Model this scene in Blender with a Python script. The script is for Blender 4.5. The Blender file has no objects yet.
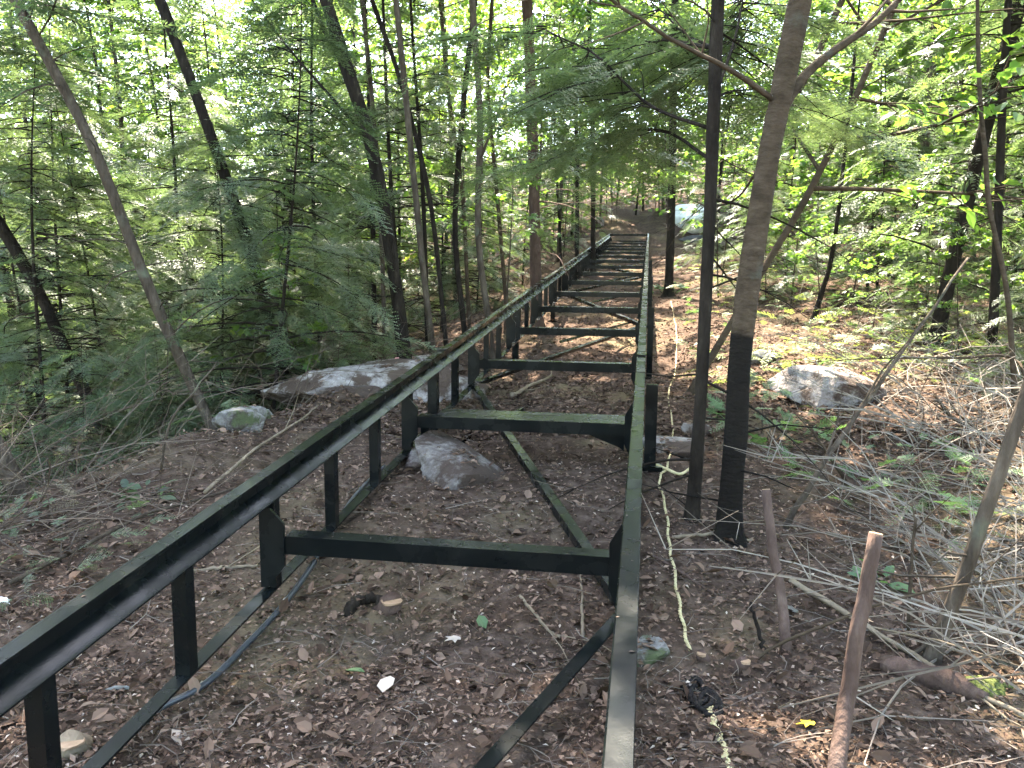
import bpy, math
import numpy as np

# ------------------------------------------------------------------ camera, sky, sun, exposure
sc = bpy.context.scene
CAM = np.array([0.0, 0.0, 1.55])                      # eye height above the soil, metres
F_PX, CX, CY = 830.0, 512.0, 384.0
# rows: world X (across the track), Y (along it, level), Z (up) in camera axes (right, down, forward)
M = np.array([[0.987, 0.032, -0.1572], [0.1602, -0.1383, 0.9774], [0.0096, -0.9899, -0.1416]])
u, _, vt = np.linalg.svd(M); M = u @ vt
cam_d = bpy.data.cameras.new('camera'); cam = bpy.data.objects.new('camera', cam_d)
sc.collection.objects.link(cam)
from mathutils import Matrix, Vector
cm = Matrix([[*(M[r, 0:1]), *(-M[r, 1:2]), *(-M[r, 2:3]), CAM[r]] for r in range(3)] + [[0, 0, 0, 1]])
cam.matrix_world = cm
cam_d.sensor_width = 36.0; cam_d.lens = 36.0 * F_PX / 1024.0
cam_d.clip_start = 0.05; cam_d.clip_end = 600.0
sc.camera = cam

SUN_EL, SUN_AZ = math.radians(58), math.radians(-16)   # azimuth from +Y, negative = left
sun_to = Vector((math.sin(SUN_AZ) * math.cos(SUN_EL), math.cos(SUN_AZ) * math.cos(SUN_EL), math.sin(SUN_EL)))
w = bpy.data.worlds.new('World'); sc.world = w; w.use_nodes = True
wn = w.node_tree.nodes; bg = wn['Background']
sky = wn.new('ShaderNodeTexSky'); sky.sky_type = 'NISHITA'; sky.sun_disc = False
sky.sun_elevation = SUN_EL; sky.sun_rotation = SUN_AZ; sky.air_density = 1.0; sky.dust_density = 1.2; sky.ozone_density = 0.8
w.node_tree.links.new(sky.outputs[0], bg.inputs[0]); bg.inputs[1].default_value = 0.15
sl = bpy.data.lights.new('sun', 'SUN'); so = bpy.data.objects.new('sun', sl); sc.collection.objects.link(so)
sl.energy = 4.0; sl.angle = math.radians(0.6); sl.color = (1.0, 0.95, 0.86)
so.rotation_euler = (-sun_to).to_track_quat('-Z', 'Y').to_euler(); so.location = (0, 0, 30)
vs = sc.view_settings; vs.view_transform = 'Standard'; vs.look = 'None'; vs.gamma = 1.0; vs.use_curve_mapping = False
vs.exposure = 4.05
vs.use_white_balance = True; vs.white_balance_temperature = 7100; vs.white_balance_tint = 10   # phone white balance for open shade
sc.render.engine = 'CYCLES'
cy = sc.cycles
cy.use_denoising = True; cy.adaptive_threshold = .025
cy.max_bounces = 4; cy.diffuse_bounces = 3; cy.glossy_bounces = 2; cy.transmission_bounces = 4; cy.transparent_max_bounces = 8
cy.sample_clamp_indirect = 6.0; cy.caustics_reflective = False; cy.caustics_refractive = False

# ------------------------------------------------------------------ helpers
C = sc.collection
TA = math.tan(math.radians(4))                          # the track climbs four degrees
rng = np.random.default_rng(7)

def ss(a, b, x):
    t = np.clip((np.asarray(x, float) - a) / (b - a), 0, 1); return t * t * (3 - 2 * t)

def hsh(i, j, k, s):
    h = (i * 374761393 + j * 668265263 + k * 2147483647 + s * 974711) & 0xFFFFFFFF
    h = ((h ^ (h >> 13)) * 1274126177) & 0xFFFFFFFF
    return ((h ^ (h >> 16)) & 0xFFFFFF) / float(0xFFFFFF)

def vn(x, y, z=0.0, s=0):
    x, y, z = np.broadcast_arrays(np.asarray(x, float), np.asarray(y, float), np.asarray(z, float))
    xi, yi, zi = (np.floor(a).astype(np.int64) for a in (x, y, z))
    fx, fy, fz = x - xi, y - yi, z - zi
    fx, fy, fz = (a * a * (3 - 2 * a) for a in (fx, fy, fz))
    r = 0
    for dx in (0, 1):
        for dy in (0, 1):
            for dz in (0, 1):
                wgt = (fx if dx else 1 - fx) * (fy if dy else 1 - fy) * (fz if dz else 1 - fz)
                r = r + wgt * hsh(xi + dx, yi + dy, zi + dz, s)
    return r * 2 - 1

def fbm(x, y, z=0.0, o=4, s=0):
    r, a = 0, 1.0
    for k in range(o):
        r = r + a * vn(np.asarray(x) * 2 ** k, np.asarray(y) * 2 ** k, np.asarray(z) * 2 ** k, s + k); a *= 0.5
    return r

def gz(x, y):
    """height of the forest floor"""
    x = np.asarray(x, float); y = np.asarray(y, float)
    z = TA * np.minimum(y, 32)
    z = z + np.maximum(y - 31, 0) * 0.17                                   # hillside beyond the end of the track
    z = z - 0.22 * ss(6.2, 9.0, y) * (1 - ss(18, 26, y)) * (1 - ss(0.2, 1.6, x))   # hollow under the track
    z = z + 0.12 * ss(22, 31, y) * ss(-3.5, -1.5, x) + 0.35 * ss(31.5, 34, y)
    rim = -2.75 + 0.25 * np.sin(y * 1.3) - 0.5 * ss(5, 2, y)
    d = np.maximum(rim - x, 0)
    z = z - (0.55 * ss(0, 0.7, d) + 0.20 * d * (1 - ss(9, 30, d) * .5)) * ss(2.0, 4.6, y)
    z = z + 0.10 * ss(-0.5, 0, x - rim) * (1 - ss(0, 0.9, x - rim)) * ss(3.5, 4.5, y) * (1 - ss(8, 10, y))
    z = z + 0.05 * np.maximum(x - 1.2, 0) * ss(1, 4, y) * (1 - ss(8, 14, x) * .4)
    z = z + 0.05 * fbm(x * 0.7, y * 0.7, o=2, s=3) + 0.035 * fbm(x * 2.6, y * 2.6, o=3, s=9)
    return z

def ray(px, py):
    d = M @ np.array([(px - CX) / F_PX, (py - CY) / F_PX, 1.0]); return d

def at(px, py, Y):
    d = ray(px, py); return CAM + d * ((Y - CAM[1]) / d[1])

def gp(px, py, lift=0.0):
    """where the line of sight meets the forest floor"""
    d = ray(px, py); t = 0.6
    while t < 90:
        p = CAM + d * t
        if p[2] <= gz(p[0], p[1]): break
        t += 0.01 + t * 0.002
    p[2] = float(gz(p[0], p[1])) + lift
    return p

def mk(name, verts, faces, mat=None, smooth=False):
    """faces: list of int arrays (n,3) or (n,4)"""
    verts = np.asarray(verts, np.float32).reshape(-1, 3)
    if isinstance(faces, np.ndarray): faces = [faces]
    faces = [np.asarray(f, np.int32) for f in faces if len(f)]
    me = bpy.data.meshes.new(name)
    me.vertices.add(len(verts)); me.vertices.foreach_set('co', verts.ravel())
    loops = np.concatenate([f.ravel() for f in faces])
    tot = np.concatenate([np.full(len(f), f.shape[1], np.int32) for f in faces])
    st = np.concatenate([[0], np.cumsum(tot)[:-1]]).astype(np.int32)
    me.loops.add(len(loops)); me.loops.foreach_set('vertex_index', loops)
    me.polygons.add(len(tot)); me.polygons.foreach_set('loop_start', st); me.polygons.foreach_set('loop_total', tot)
    me.polygons.foreach_set('use_smooth', np.full(len(tot), bool(smooth)))
    if mat: me.materials.append(mat)
    me.update(calc_edges=True); me.validate()
    if smooth == 'angle': me.set_sharp_from_angle(angle=math.radians(30))
    return me

class MB:
    def __init__(s): s.v = []; s.f3 = []; s.f4 = []; s.n = 0
    def add(s, v, f3=None, f4=None):
        v = np.asarray(v, float).reshape(-1, 3)
        if f3 is not None and len(f3): s.f3.append(np.asarray(f3) + s.n)
        if f4 is not None and len(f4): s.f4.append(np.asarray(f4) + s.n)
        s.v.append(v); s.n += len(v); return s
    def mesh(s, name, mat, smooth=False):
        fs = []
        if s.f3: fs.append(np.concatenate(s.f3))
        if s.f4: fs.append(np.concatenate(s.f4))
        return mk(name, np.concatenate(s.v), fs, mat, smooth)
    def box(s, lo, hi, fr=None):
        lo, hi = np.array(lo, float), np.array(hi, float)
        v = np.array([[(lo, hi)[i][0], (lo, hi)[j][1], (lo, hi)[k][2]] for i in (0, 1) for j in (0, 1) for k in (0, 1)])
        if fr: v = np.array([fr(p) for p in v])
        return s.add(v, f4=[[0, 1, 3, 2], [4, 6, 7, 5], [0, 4, 5, 1], [2, 3, 7, 6], [0, 2, 6, 4], [1, 5, 7, 3]])
    def extrude(s, poly, a, b):
        """poly: (n,3) outline, extruded by vector b-a offset"""
        poly = np.asarray(poly, float); n = len(poly); off = np.asarray(b, float) - np.asarray(a, float)
        v = np.concatenate([poly, poly + off]); c0, c1 = poly.mean(0), (poly + off).mean(0)
        v = np.concatenate([v, [c0, c1]])
        f4 = [[i, (i + 1) % n, n + (i + 1) % n, n + i] for i in range(n)]
        f3 = [[2 * n, (i + 1) % n, i] for i in range(n)] + [[2 * n + 1, n + i, n + (i + 1) % n] for i in range(n)]
        return s.add(v, f3, f4)
    def tube(s, pts, rad, sides=6, rough=0.0, seed=0, cap=True, phase=0.0, flare=None):
        pts = np.asarray(pts, float); n = len(pts)
        rad = np.broadcast_to(np.asarray(rad, float), (n,))
        tg = np.gradient(pts, axis=0); tg /= np.linalg.norm(tg, axis=1, keepdims=True) + 1e-9
        up = np.array([0.31, 0.94, 0.12]) if abs(tg[0][2]) > .7 else np.array([0, 0, 1.0])
        nn = np.zeros_like(tg); cur = np.cross(tg[0], up); cur /= np.linalg.norm(cur)
        for i in range(n):
            cur = cur - tg[i] * np.dot(cur, tg[i]); cur /= np.linalg.norm(cur) + 1e-9; nn[i] = cur
        bb = np.cross(tg, nn)
        a = np.linspace(0, 2 * np.pi, sides, endpoint=False) + phase
        r = rad[:, None] * np.ones(sides)
        if rough:
            r = r * (1 + rough * fbm(np.cos(a)[None] * 1.6 + seed * 3.1, np.sin(a)[None] * 1.6, np.arange(n)[:, None] * .45, o=2, s=seed))
        if flare is not None: r = r * (1 + flare[:, None] * np.maximum(0, np.cos(a * 3 + seed) * .6 + np.cos(a * 5 + seed * 2) * .6)[None])
        v = pts[:, None] + r[..., None] * (np.cos(a)[None, :, None] * nn[:, None] + np.sin(a)[None, :, None] * bb[:, None])
        v = v.reshape(-1, 3)
        i = np.arange(n - 1)[:, None] * sides; j = np.arange(sides)[None]; j2 = (j + 1) % sides
        f4 = np.stack([i + j, i + j2, i + sides + j2, i + sides + j], -1).reshape(-1, 4)
        f3 = None
        if cap:
            v = np.concatenate([v, pts[:1], pts[-1:]]); k = n * sides; j = np.arange(sides); j2 = (j + 1) % sides
            f3 = np.concatenate([np.stack([np.full(sides, k), j2, j], -1), np.stack([np.full(sides, k + 1), (n - 1) * sides + j, (n - 1) * sides + j2], -1)])
        return s.add(v, f3, f4)

def spline(pts, n):
    p = np.asarray(pts, float)
    if len(p) == 2: return p[0] + (p[1] - p[0]) * np.linspace(0, 1, n)[:, None]
    P = np.concatenate([[2 * p[0] - p[1]], p, [2 * p[-1] - p[-2]]])
    t = np.linspace(0, len(p) - 1 - 1e-6, n); i = t.astype(int); u = (t - i)[:, None]
    a, b, c, d = P[i], P[i + 1], P[i + 2], P[i + 3]
    return .5 * (2 * b + (c - a) * u + (2 * a - 5 * b + 4 * c - d) * u ** 2 + (3 * b - a - 3 * c + d) * u ** 3)

def put(name, me, parent=None, loc=None, label=None, cat=None, group=None, kind=None):
    o = bpy.data.objects.new(name, me); C.objects.link(o)
    if parent: o.parent = parent
    if loc is not None: o.location = [float(a) for a in loc]
    if label: o['label'] = label
    if cat: o['category'] = cat
    if group: o['group'] = group
    if kind: o['kind'] = kind
    return o

def rots(n, tilt, r=rng):
    """random yaw and a tilt of about `tilt` radians"""
    a = r.uniform(0, 2 * np.pi, n); b = r.normal(0, tilt, n); c = r.normal(0, tilt, n)
    ca, sa, cb, sb, c2, s2 = np.cos(a), np.sin(a), np.cos(b), np.sin(b), np.cos(c), np.sin(c); o, z = np.ones(n), np.zeros(n)
    Rz = np.stack([ca, -sa, z, sa, ca, z, z, z, o], -1).reshape(n, 3, 3)
    Rx = np.stack([o, z, z, z, cb, -sb, z, sb, cb], -1).reshape(n, 3, 3)
    Ry = np.stack([c2, z, s2, z, o, z, -s2, z, c2], -1).reshape(n, 3, 3)
    return Rz @ Rx @ Ry

def batch(bv, bf, R, t, s):
    """copies of a small shape baked into one vertex and face list"""
    n = len(t); s = np.asarray(s, float)
    s = np.broadcast_to(s[:, None] if s.ndim == 1 else s, (n, 3))
    v = np.einsum('nij,nvj->nvi', R, bv[None] * s[:, None]) + t[:, None]
    f = bf[None] + (np.arange(n) * len(bv))[:, None, None]
    return v.reshape(-1, 3), f.reshape(-1, bf.shape[1])

# ------------------------------------------------------------------ materials
def mat_new(name):
    m = bpy.data.materials.new(name); m.use_nodes = True
    nt = m.node_tree; return m, nt, nt.nodes, nt.links, nt.nodes['Principled BSDF']

def ramp(N, stops):
    r = N.new('ShaderNodeValToRGB'); e = r.color_ramp.elements
    while len(e) < len(stops): e.new(0.5)
    for k, (p, c) in enumerate(stops): e[k].position = p; e[k].color = (*c, 1)
    return r

def mat_noise(name, stops, scale=6.0, stretch=(1, 1, 1), rough=0.85, bump=0.3, bscale=None, spec=0.3, coord='Object', detail=6.0, second=None):
    m, nt, N, L, P = mat_new(name)
    tc = N.new('ShaderNodeTexCoord'); mp = N.new('ShaderNodeMapping'); mp.inputs['Scale'].default_value = stretch
    L.new(tc.outputs[coord], mp.inputs[0])
    n1 = N.new('ShaderNodeTexNoise'); n1.inputs['Scale'].default_value = scale; n1.inputs['Detail'].default_value = detail; n1.inputs['Roughness'].default_value = .65
    L.new(mp.outputs[0], n1.inputs['Vector'])
    r = ramp(N, stops); L.new(n1.outputs['Fac'], r.inputs[0]); col = r.outputs[0]
    if second:                                                # patches of another colour (lichen, moss, stains)
        c2, sc2, lo, hi = second
        n3 = N.new('ShaderNodeTexNoise'); n3.inputs['Scale'].default_value = sc2; n3.inputs['Detail'].default_value = 5.0
        L.new(tc.outputs[coord], n3.inputs['Vector'])
        r3 = ramp(N, [(lo, (0, 0, 0)), (hi, (1, 1, 1))]); L.new(n3.outputs['Fac'], r3.inputs[0])
        mx = N.new('ShaderNodeMixRGB'); mx.inputs[2].default_value = (*c2, 1); L.new(r3.outputs[0], mx.inputs[0]); L.new(col, mx.inputs[1]); col = mx.outputs[0]
    L.new(col, P.inputs['Base Color'])
    P.inputs['Roughness'].default_value = rough; P.inputs['Specular IOR Level'].default_value = spec
    if bump:
        n2 = N.new('ShaderNodeTexNoise'); n2.inputs['Scale'].default_value = bscale or scale * 3; n2.inputs['Detail'].default_value = 5.0
        L.new(mp.outputs[0], n2.inputs['Vector'])
        b = N.new('ShaderNodeBump'); b.inputs['Strength'].default_value = bump; b.inputs['Distance'].default_value = .02
        L.new(n2.outputs['Fac'], b.inputs['Height']); L.new(b.outputs[0], P.inputs['Normal'])
    return m

def mat_leaf(name, stops, transl=0.45, rough=0.5, tcol=(1.5, 1.5, .6), spec=.3):
    """leaves: colour varies from leaf to leaf, part of the light passes through"""
    m, nt, N, L, P = mat_new(name)
    g = N.new('ShaderNodeNewGeometry'); oi = N.new('ShaderNodeObjectInfo')
    ad = N.new('ShaderNodeMath'); ad.operation = 'MULTIPLY_ADD'; ad.inputs[1].default_value = .65
    m2 = N.new('ShaderNodeMath'); m2.operation = 'MULTIPLY'; m2.inputs[1].default_value = .35
    L.new(oi.outputs['Random'], m2.inputs[0]); L.new(g.outputs['Random Per Island'], ad.inputs[0]); L.new(m2.outputs[0], ad.inputs[2])
    r = ramp(N, stops); L.new(ad.outputs[0], r.inputs[0])
    L.new(r.outputs[0], P.inputs['Base Color']); P.inputs['Roughness'].default_value = rough; P.inputs['Specular IOR Level'].default_value = spec
    if transl:
        t = N.new('ShaderNodeBsdfTranslucent'); mx = N.new('ShaderNodeMixRGB'); mx.blend_type = 'MULTIPLY'; mx.inputs[0].default_value = 1
        mx.inputs[2].default_value = (*tcol, 1); L.new(r.outputs[0], mx.inputs[1]); L.new(mx.outputs[0], t.inputs[0])
        ms = N.new('ShaderNodeMixShader'); ms.inputs[0].default_value = transl
        L.new(P.outputs[0], ms.inputs[1]); L.new(t.outputs[0], ms.inputs[2]); L.new(ms.outputs[0], N['Material Output'].inputs[0])
    return m

MAT = {}
MAT['soil'] = mat_noise('forest_soil', [(.25, (.017, .011, .008)), (.5, (.055, .036, .026)), (.75, (.112, .077, .058))], 14, rough=1.0, bump=.9, bscale=40, spec=.03,
                        second=((.10, .075, .045), .9, .52, .7))
MAT['litter'] = mat_leaf('leaf_litter', [(0, (.022, .0130, .0088)), (.42, (.088, .053, .036)), (.72, (.200, .129, .092)), (.92, (.32, .225, .170)), (1, (.45, .36, .285))], 0.0, .85, spec=.06)
MAT['chip'] = mat_leaf('wood_chip', [(0, (.22, .15, .11)), (1, (.48, .38, .30))], 0, .8)
MAT['twig_pale'] = mat_leaf('pale_dead_twig', [(0, (.06, .046, .036)), (.5, (.155, .125, .10)), (1, (.32, .275, .23))], 0, .85, spec=.07)
MAT['twig_brown'] = mat_leaf('brown_dead_twig', [(0, (.022, .015, .011)), (.6, (.058, .041, .030)), (1, (.13, .100, .076))], 0, .9, spec=.07)
MAT['twig'] = mat_leaf('dead_twig', [(0, (.026, .018, .014)), (.6, (.075, .056, .044)), (1, (.19, .155, .125))], 0, .85, spec=.07)
MAT['steel'] = mat_noise('black_painted_steel', [(.3, (.0022, .0028, .0030)), (.7, (.0045, .0056, .0056))], 3, rough=.22, bump=.03, bscale=160, spec=.12,
                         second=((.0095, .0105, .0095), 5, .60, .78))
nt_ = MAT['steel'].node_tree; n_ = nt_.nodes.new('ShaderNodeTexNoise'); n_.inputs['Scale'].default_value = 7; n_.inputs['Detail'].default_value = 9
g_ = nt_.nodes.new('ShaderNodeNewGeometry'); nt_.links.new(g_.outputs['Position'], n_.inputs['Vector'])
mr_ = nt_.nodes.new('ShaderNodeMapRange'); mr_.inputs[1].default_value = .35; mr_.inputs[2].default_value = .68; mr_.inputs[3].default_value = .13; mr_.inputs[4].default_value = .36
nt_.links.new(n_.outputs['Fac'], mr_.inputs[0]); nt_.links.new(mr_.outputs[0], nt_.nodes['Principled BSDF'].inputs['Roughness'])
MAT['bark'] = mat_noise('grey_brown_bark', [(.3, (.022, .016, .0115)), (.55, (.060, .045, .033)), (.8, (.115, .090, .068))], 14, (1, 1, .28), .9, .9, 46, .06,
                        second=((.085, .090, .062), 5, .60, .74))
MAT['bark_smooth'] = mat_noise('smooth_grey_bark', [(.3, (.024, .0165, .0105)), (.6, (.054, .038, .0255)), (.8, (.092, .068, .049))], 8, (1, 1, 2.2), .9, .5, 30, .06,
                               second=((.052, .050, .038), 7, .62, .76))
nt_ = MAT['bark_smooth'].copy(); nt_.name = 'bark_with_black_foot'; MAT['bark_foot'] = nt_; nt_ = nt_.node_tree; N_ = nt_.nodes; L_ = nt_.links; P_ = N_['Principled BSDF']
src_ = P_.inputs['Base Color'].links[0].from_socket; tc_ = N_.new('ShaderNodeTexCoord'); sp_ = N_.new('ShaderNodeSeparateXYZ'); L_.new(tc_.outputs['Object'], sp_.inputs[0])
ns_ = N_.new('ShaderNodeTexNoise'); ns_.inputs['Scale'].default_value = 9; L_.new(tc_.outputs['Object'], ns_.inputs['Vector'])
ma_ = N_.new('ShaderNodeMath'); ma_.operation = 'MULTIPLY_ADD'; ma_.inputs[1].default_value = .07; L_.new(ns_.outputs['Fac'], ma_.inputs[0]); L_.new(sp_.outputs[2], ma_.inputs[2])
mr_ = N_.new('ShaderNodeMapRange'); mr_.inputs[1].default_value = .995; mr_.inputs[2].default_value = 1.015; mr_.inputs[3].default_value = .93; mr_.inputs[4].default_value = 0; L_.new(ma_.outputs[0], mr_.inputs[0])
mx_ = N_.new('ShaderNodeMixRGB'); mx_.inputs[2].default_value = (.0055, .0048, .0042, 1); L_.new(mr_.outputs[0], mx_.inputs[0]); L_.new(src_, mx_.inputs[1]); L_.new(mx_.outputs[0], P_.inputs['Base Color'])   # bark colour turns near black below a sharp, uneven line
MAT['bark_dark'] = mat_noise('dark_hemlock_bark', [(.3, (.008, .0062, .005)), (.6, (.022, .0170, .013)), (.8, (.050, .040, .031))], 18, (1, 1, .3), .95, 1.0, 50, .05)
MAT['bark_tan'] = mat_noise('tan_bark', [(.3, (.09, .066, .045)), (.6, (.19, .145, .10)), (.8, (.30, .24, .175))], 10, (1, 1, .4), .9, .5, 40, .08)
MAT['bark_red'] = mat_noise('reddish_bark', [(.3, (.036, .022, .017)), (.6, (.078, .050, .039)), (.8, (.13, .092, .074))], 16, (1, 1, .3), .9, .7, 50, .08)
MAT['cut'] = mat_noise('fresh_cut_wood', [(.3, (.17, .10, .058)), (.7, (.30, .19, .115))], 20, rough=.7, bump=.2)
def mat_rock(name, stops, dirt, lo, hi, extra=None):
    """speckled, cracked stone with soil lodged in patches"""
    m, nt, N, L, P = mat_new(name); tc = N.new('ShaderNodeTexCoord'); ge = N.new('ShaderNodeNewGeometry')
    def noise(sc_, det=10.0, ro=.7):
        q = N.new('ShaderNodeTexNoise'); q.inputs['Scale'].default_value = sc_; q.inputs['Detail'].default_value = det; q.inputs['Roughness'].default_value = ro; L.new(tc.outputs['Object'], q.inputs['Vector']); return q.outputs['Fac']
    r = ramp(N, stops); L.new(noise(16), r.inputs[0]); col = r.outputs[0]
    for colr, f, l0, h0 in [(dirt, noise(3.2), lo, hi)] + ([(extra[0], noise(extra[1]), extra[2], extra[3])] if extra else []) + [((.05, .045, .042), noise(60), .66, .74)]:
        q = ramp(N, [(l0, (0, 0, 0)), (h0, (1, 1, 1))]); L.new(f, q.inputs[0]); mx = N.new('ShaderNodeMixRGB'); mx.inputs[2].default_value = (*colr, 1)
        L.new(q.outputs[0], mx.inputs[0]); L.new(col, mx.inputs[1]); col = mx.outputs[0]
    L.new(col, P.inputs['Base Color']); P.inputs['Roughness'].default_value = .92; P.inputs['Specular IOR Level'].default_value = .15
    vo = N.new('ShaderNodeTexVoronoi'); vo.feature = 'DISTANCE_TO_EDGE'; vo.inputs['Scale'].default_value = 7; L.new(tc.outputs['Object'], vo.inputs['Vector'])
    cr = ramp(N, [(0, (0, 0, 0)), (.06, (1, 1, 1))]); L.new(vo.outputs['Distance'], cr.inputs[0])
    ad = N.new('ShaderNodeMath'); ad.operation = 'MULTIPLY_ADD'; ad.inputs[1].default_value = .35; L.new(cr.outputs[0], ad.inputs[0]); L.new(noise(38), ad.inputs[2])
    bp = N.new('ShaderNodeBump'); bp.inputs['Strength'].default_value = .9; bp.inputs['Distance'].default_value = .02; L.new(ad.outputs[0], bp.inputs['Height']); L.new(bp.outputs[0], P.inputs['Normal'])
    return m
MAT['rock'] = mat_rock('pale_granite', [(.3, (.066, .053, .046)), (.5, (.145, .122, .109)), (.7, (.25, .218, .198))], (.055, .037, .028), .42, .50)
MAT['rock_clean'] = mat_rock('clean_pale_granite', [(.3, (.11, .091, .080)), (.5, (.22, .190, .172)), (.7, (.34, .300, .276))], (.068, .046, .035), .47, .55)
MAT['ledge'] = mat_rock('dirty_pale_ledge', [(.3, (.12, .098, .086)), (.5, (.24, .205, .185)), (.7, (.38, .335, .308))], (.062, .041, .030), .46, .53)
MAT['rock_moss'] = mat_rock('mossy_granite', [(.3, (.09, .082, .072)), (.5, (.19, .172, .158)), (.7, (.30, .28, .262))], (.055, .042, .034), .50, .58, ((.070, .082, .038), 7.0, .50, .58))
MAT['rock_white'] = mat_noise('white_granite', [(.3, (.62, .61, .60)), (.7, (.82, .81, .80))], 3, rough=.85, bump=.5, bscale=14)
MAT['rock_dark'] = mat_noise('dark_rock', [(.25, (.012, .012, .014)), (.7, (.05, .05, .055))], 6, rough=.7, bump=.5)
MAT['hem'] = mat_leaf('hemlock_needles', [(0, (.038, .058, .034)), (.45, (.066, .092, .050)), (.8, (.098, .125, .060)), (1, (.13, .145, .070))], .42, .45, (1.5, 1.65, 1.0))
MAT['hem_dry'] = mat_leaf('dry_hemlock_needles', [(0, (.075, .060, .040)), (.6, (.14, .115, .075)), (1, (.22, .18, .11))], .25, .8, (1.2, 1.1, .8))
MAT['leafy'] = mat_leaf('broad_leaves', [(0, (.040, .085, .022)), (.5, (.070, .125, .030)), (.85, (.11, .16, .036)), (1, (.19, .20, .055))], .52, .42, (1.9, 2.0, 1.0))
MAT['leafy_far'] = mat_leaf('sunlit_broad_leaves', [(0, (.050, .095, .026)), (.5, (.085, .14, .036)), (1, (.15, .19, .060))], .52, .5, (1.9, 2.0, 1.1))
MAT['herb'] = mat_leaf('herb_leaves', [(0, (.055, .11, .050)), (1, (.11, .17, .075))], .4, .5, (1.5, 1.7, .8))
MAT['bank'] = mat_leaf('bank_leaves', [(0, (.085, .115, .040)), (.6, (.14, .165, .055)), (1, (.22, .20, .09))], .4, .6, (1.5, 1.6, .9))
MAT['moss'] = mat_noise('yellow_green_moss', [(.3, (.055, .066, .020)), (.7, (.12, .135, .045))], 30, rough=1, bump=.9, bscale=90, spec=.05)
MAT['hose'] = mat_noise('black_hose', [(.3, (.02, .021, .024)), (.7, (.04, .042, .047))], 5, rough=.38, bump=.03, spec=.5)
MAT['rope'] = mat_noise('yellow_rope', [(.3, (.30, .23, .11)), (.7, (.48, .40, .22))], 25, rough=.75, bump=.3, bscale=200)
MAT['yellow'] = mat_noise('yellow_leaf', [(.3, (.62, .40, .03)), (.7, (.80, .56, .05))], 14, rough=.6, bump=.1)
MAT['pink'] = mat_noise('pink_tape', [(.3, (.60, .24, .25)), (.7, (.72, .34, .34))], 9, rough=.6, bump=.1)
MAT['pale'] = mat_noise('pale_scrap', [(.3, (.55, .53, .52)), (.7, (.74, .72, .71))], 12, rough=.7, bump=.3)
MAT['char'] = mat_noise('black_earth', [(.3, (.006, .005, .005)), (.7, (.02, .017, .015))], 30, rough=1, bump=.8, spec=.1)

# ------------------------------------------------------------------ the forest floor
def axis(lo, hi, step, far, grow=1.12):
    a = list(np.arange(lo, hi, step)); s = step
    while a[-1] < far: s *= grow; a.append(a[-1] + s)
    s = step; b = [a[0]]
    while b[-1] > -far: s *= grow; b.append(b[-1] - s)
    return np.array(b[:0:-1] + a)
gx, gy = axis(-4.2, 4.6, .045, 170), axis(.8, 10, .045, 170)
GX, GY = np.meshgrid(gx, gy)
GZ = gz(GX, GY) + (.012 * fbm(GX * 9, GY * 9, o=3, s=21)) * ((np.abs(GX) < 8) & (GY < 14))
nx, ny = len(gx), len(gy)
i = np.arange(ny - 1)[:, None] * nx + np.arange(nx - 1)[None]
ground = put('ground', mk('ground', np.stack([GX, GY, GZ], -1).reshape(-1, 3), np.stack([i, i + 1, i + 1 + nx, i + nx], -1).reshape(-1, 4), MAT['soil'], True), kind='structure')

# ------------------------------------------------------------------ the steel track
# track frame: x across, s along (level metres), h metres below the rail-top datum line through the eye minus one metre
def tk(x, y, h): return np.array([x, y, CAM[2] - h + TA * y])
track = put('rail_track', None, loc=(-.7, 2.0, float(gz(-.7, 2.0))), label='long black steel rail track on low posts climbing away through the woods', cat='track')
TL = np.array(track.location)
def tpart(name, mb, parent=None, mat='steel', label=None):
    vs_ = np.concatenate(mb.v) - TL; mb.v = [vs_]
    return put(name, mb.mesh(name, MAT[mat], 'angle' if name == 'rail' else False), parent or track, label=label)
RY = [2.95 + 1.9 * k for k in range(-1, 16)]
Y0, Y1 = 0.55, 31.7
XR0, XR1, XL0, XL1 = -.050, .002, -1.450, -1.398
def fr(p): return tk(p[0], p[1], p[2])
joints = [Y0, 5.75, 11.6, 17.4, 23.2, Y1]
for side in (0, 1):
    for a, b in zip(joints[:-1], joints[1:]):
        m = MB(); a2, b2 = a + .002, b - .002
        x0, x1 = (XL0, XL1) if side == 0 else (XR0, XR1)
        web = (x0, x0 + .008) if side == 0 else (x1 - .008, x1)
        fl = (x0 + .008, x1) if side == 0 else (x0, x1 - .008)
        m.box((web[0], a2, 1.1115), (web[1], b2, 1.0), fr)                        # web of the channel
        m.box((fl[0], a2, 1.0095), (fl[1], b2, 1.0005), fr)                      # upper flange
        sgn = 1 if side == 0 else -1; xw = web[1] if side == 0 else web[0]       # lower flange, thick at the web, rounded at the lip
        prof = [(.0, 1.070), (.014, 1.080), (.030, 1.090), (.046, 1.1005), (.054, 1.107), (.054, 1.112), (.0, 1.112)]
        m.extrude([fr((xw + sgn * q, a2, h_)) for q, h_ in prof], (0, 0, 0), np.array(fr((0, b2, 0))) - np.array(fr((0, a2, 0))))
        r_ = tpart('rail', m)
        if b < Y1 - 1:                                                           # splice plate over the joint
            m = MB(); m.box((x0 - .008, b - .07, .9975), (x1 + .008, b + .07, .9915), fr); tpart('splice_plate', m, r_)
# posts under the rails, three to a bay
for k, ry in enumerate(RY):
    for j, off in enumerate((0, .633, 1.267)):
        y = ry + off
        if y > Y1 - .1 or y < .9: continue
        for side in (0, 1):
            xc = -1.424 if side == 0 else -.024
            if j == 0 and side == 1 and k == 2: continue
            m = MB(); m.box((xc - .025, y - .025, 1.466), (xc + .025, y + .025, 1.1125), fr)
            tpart('post', m)
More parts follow.
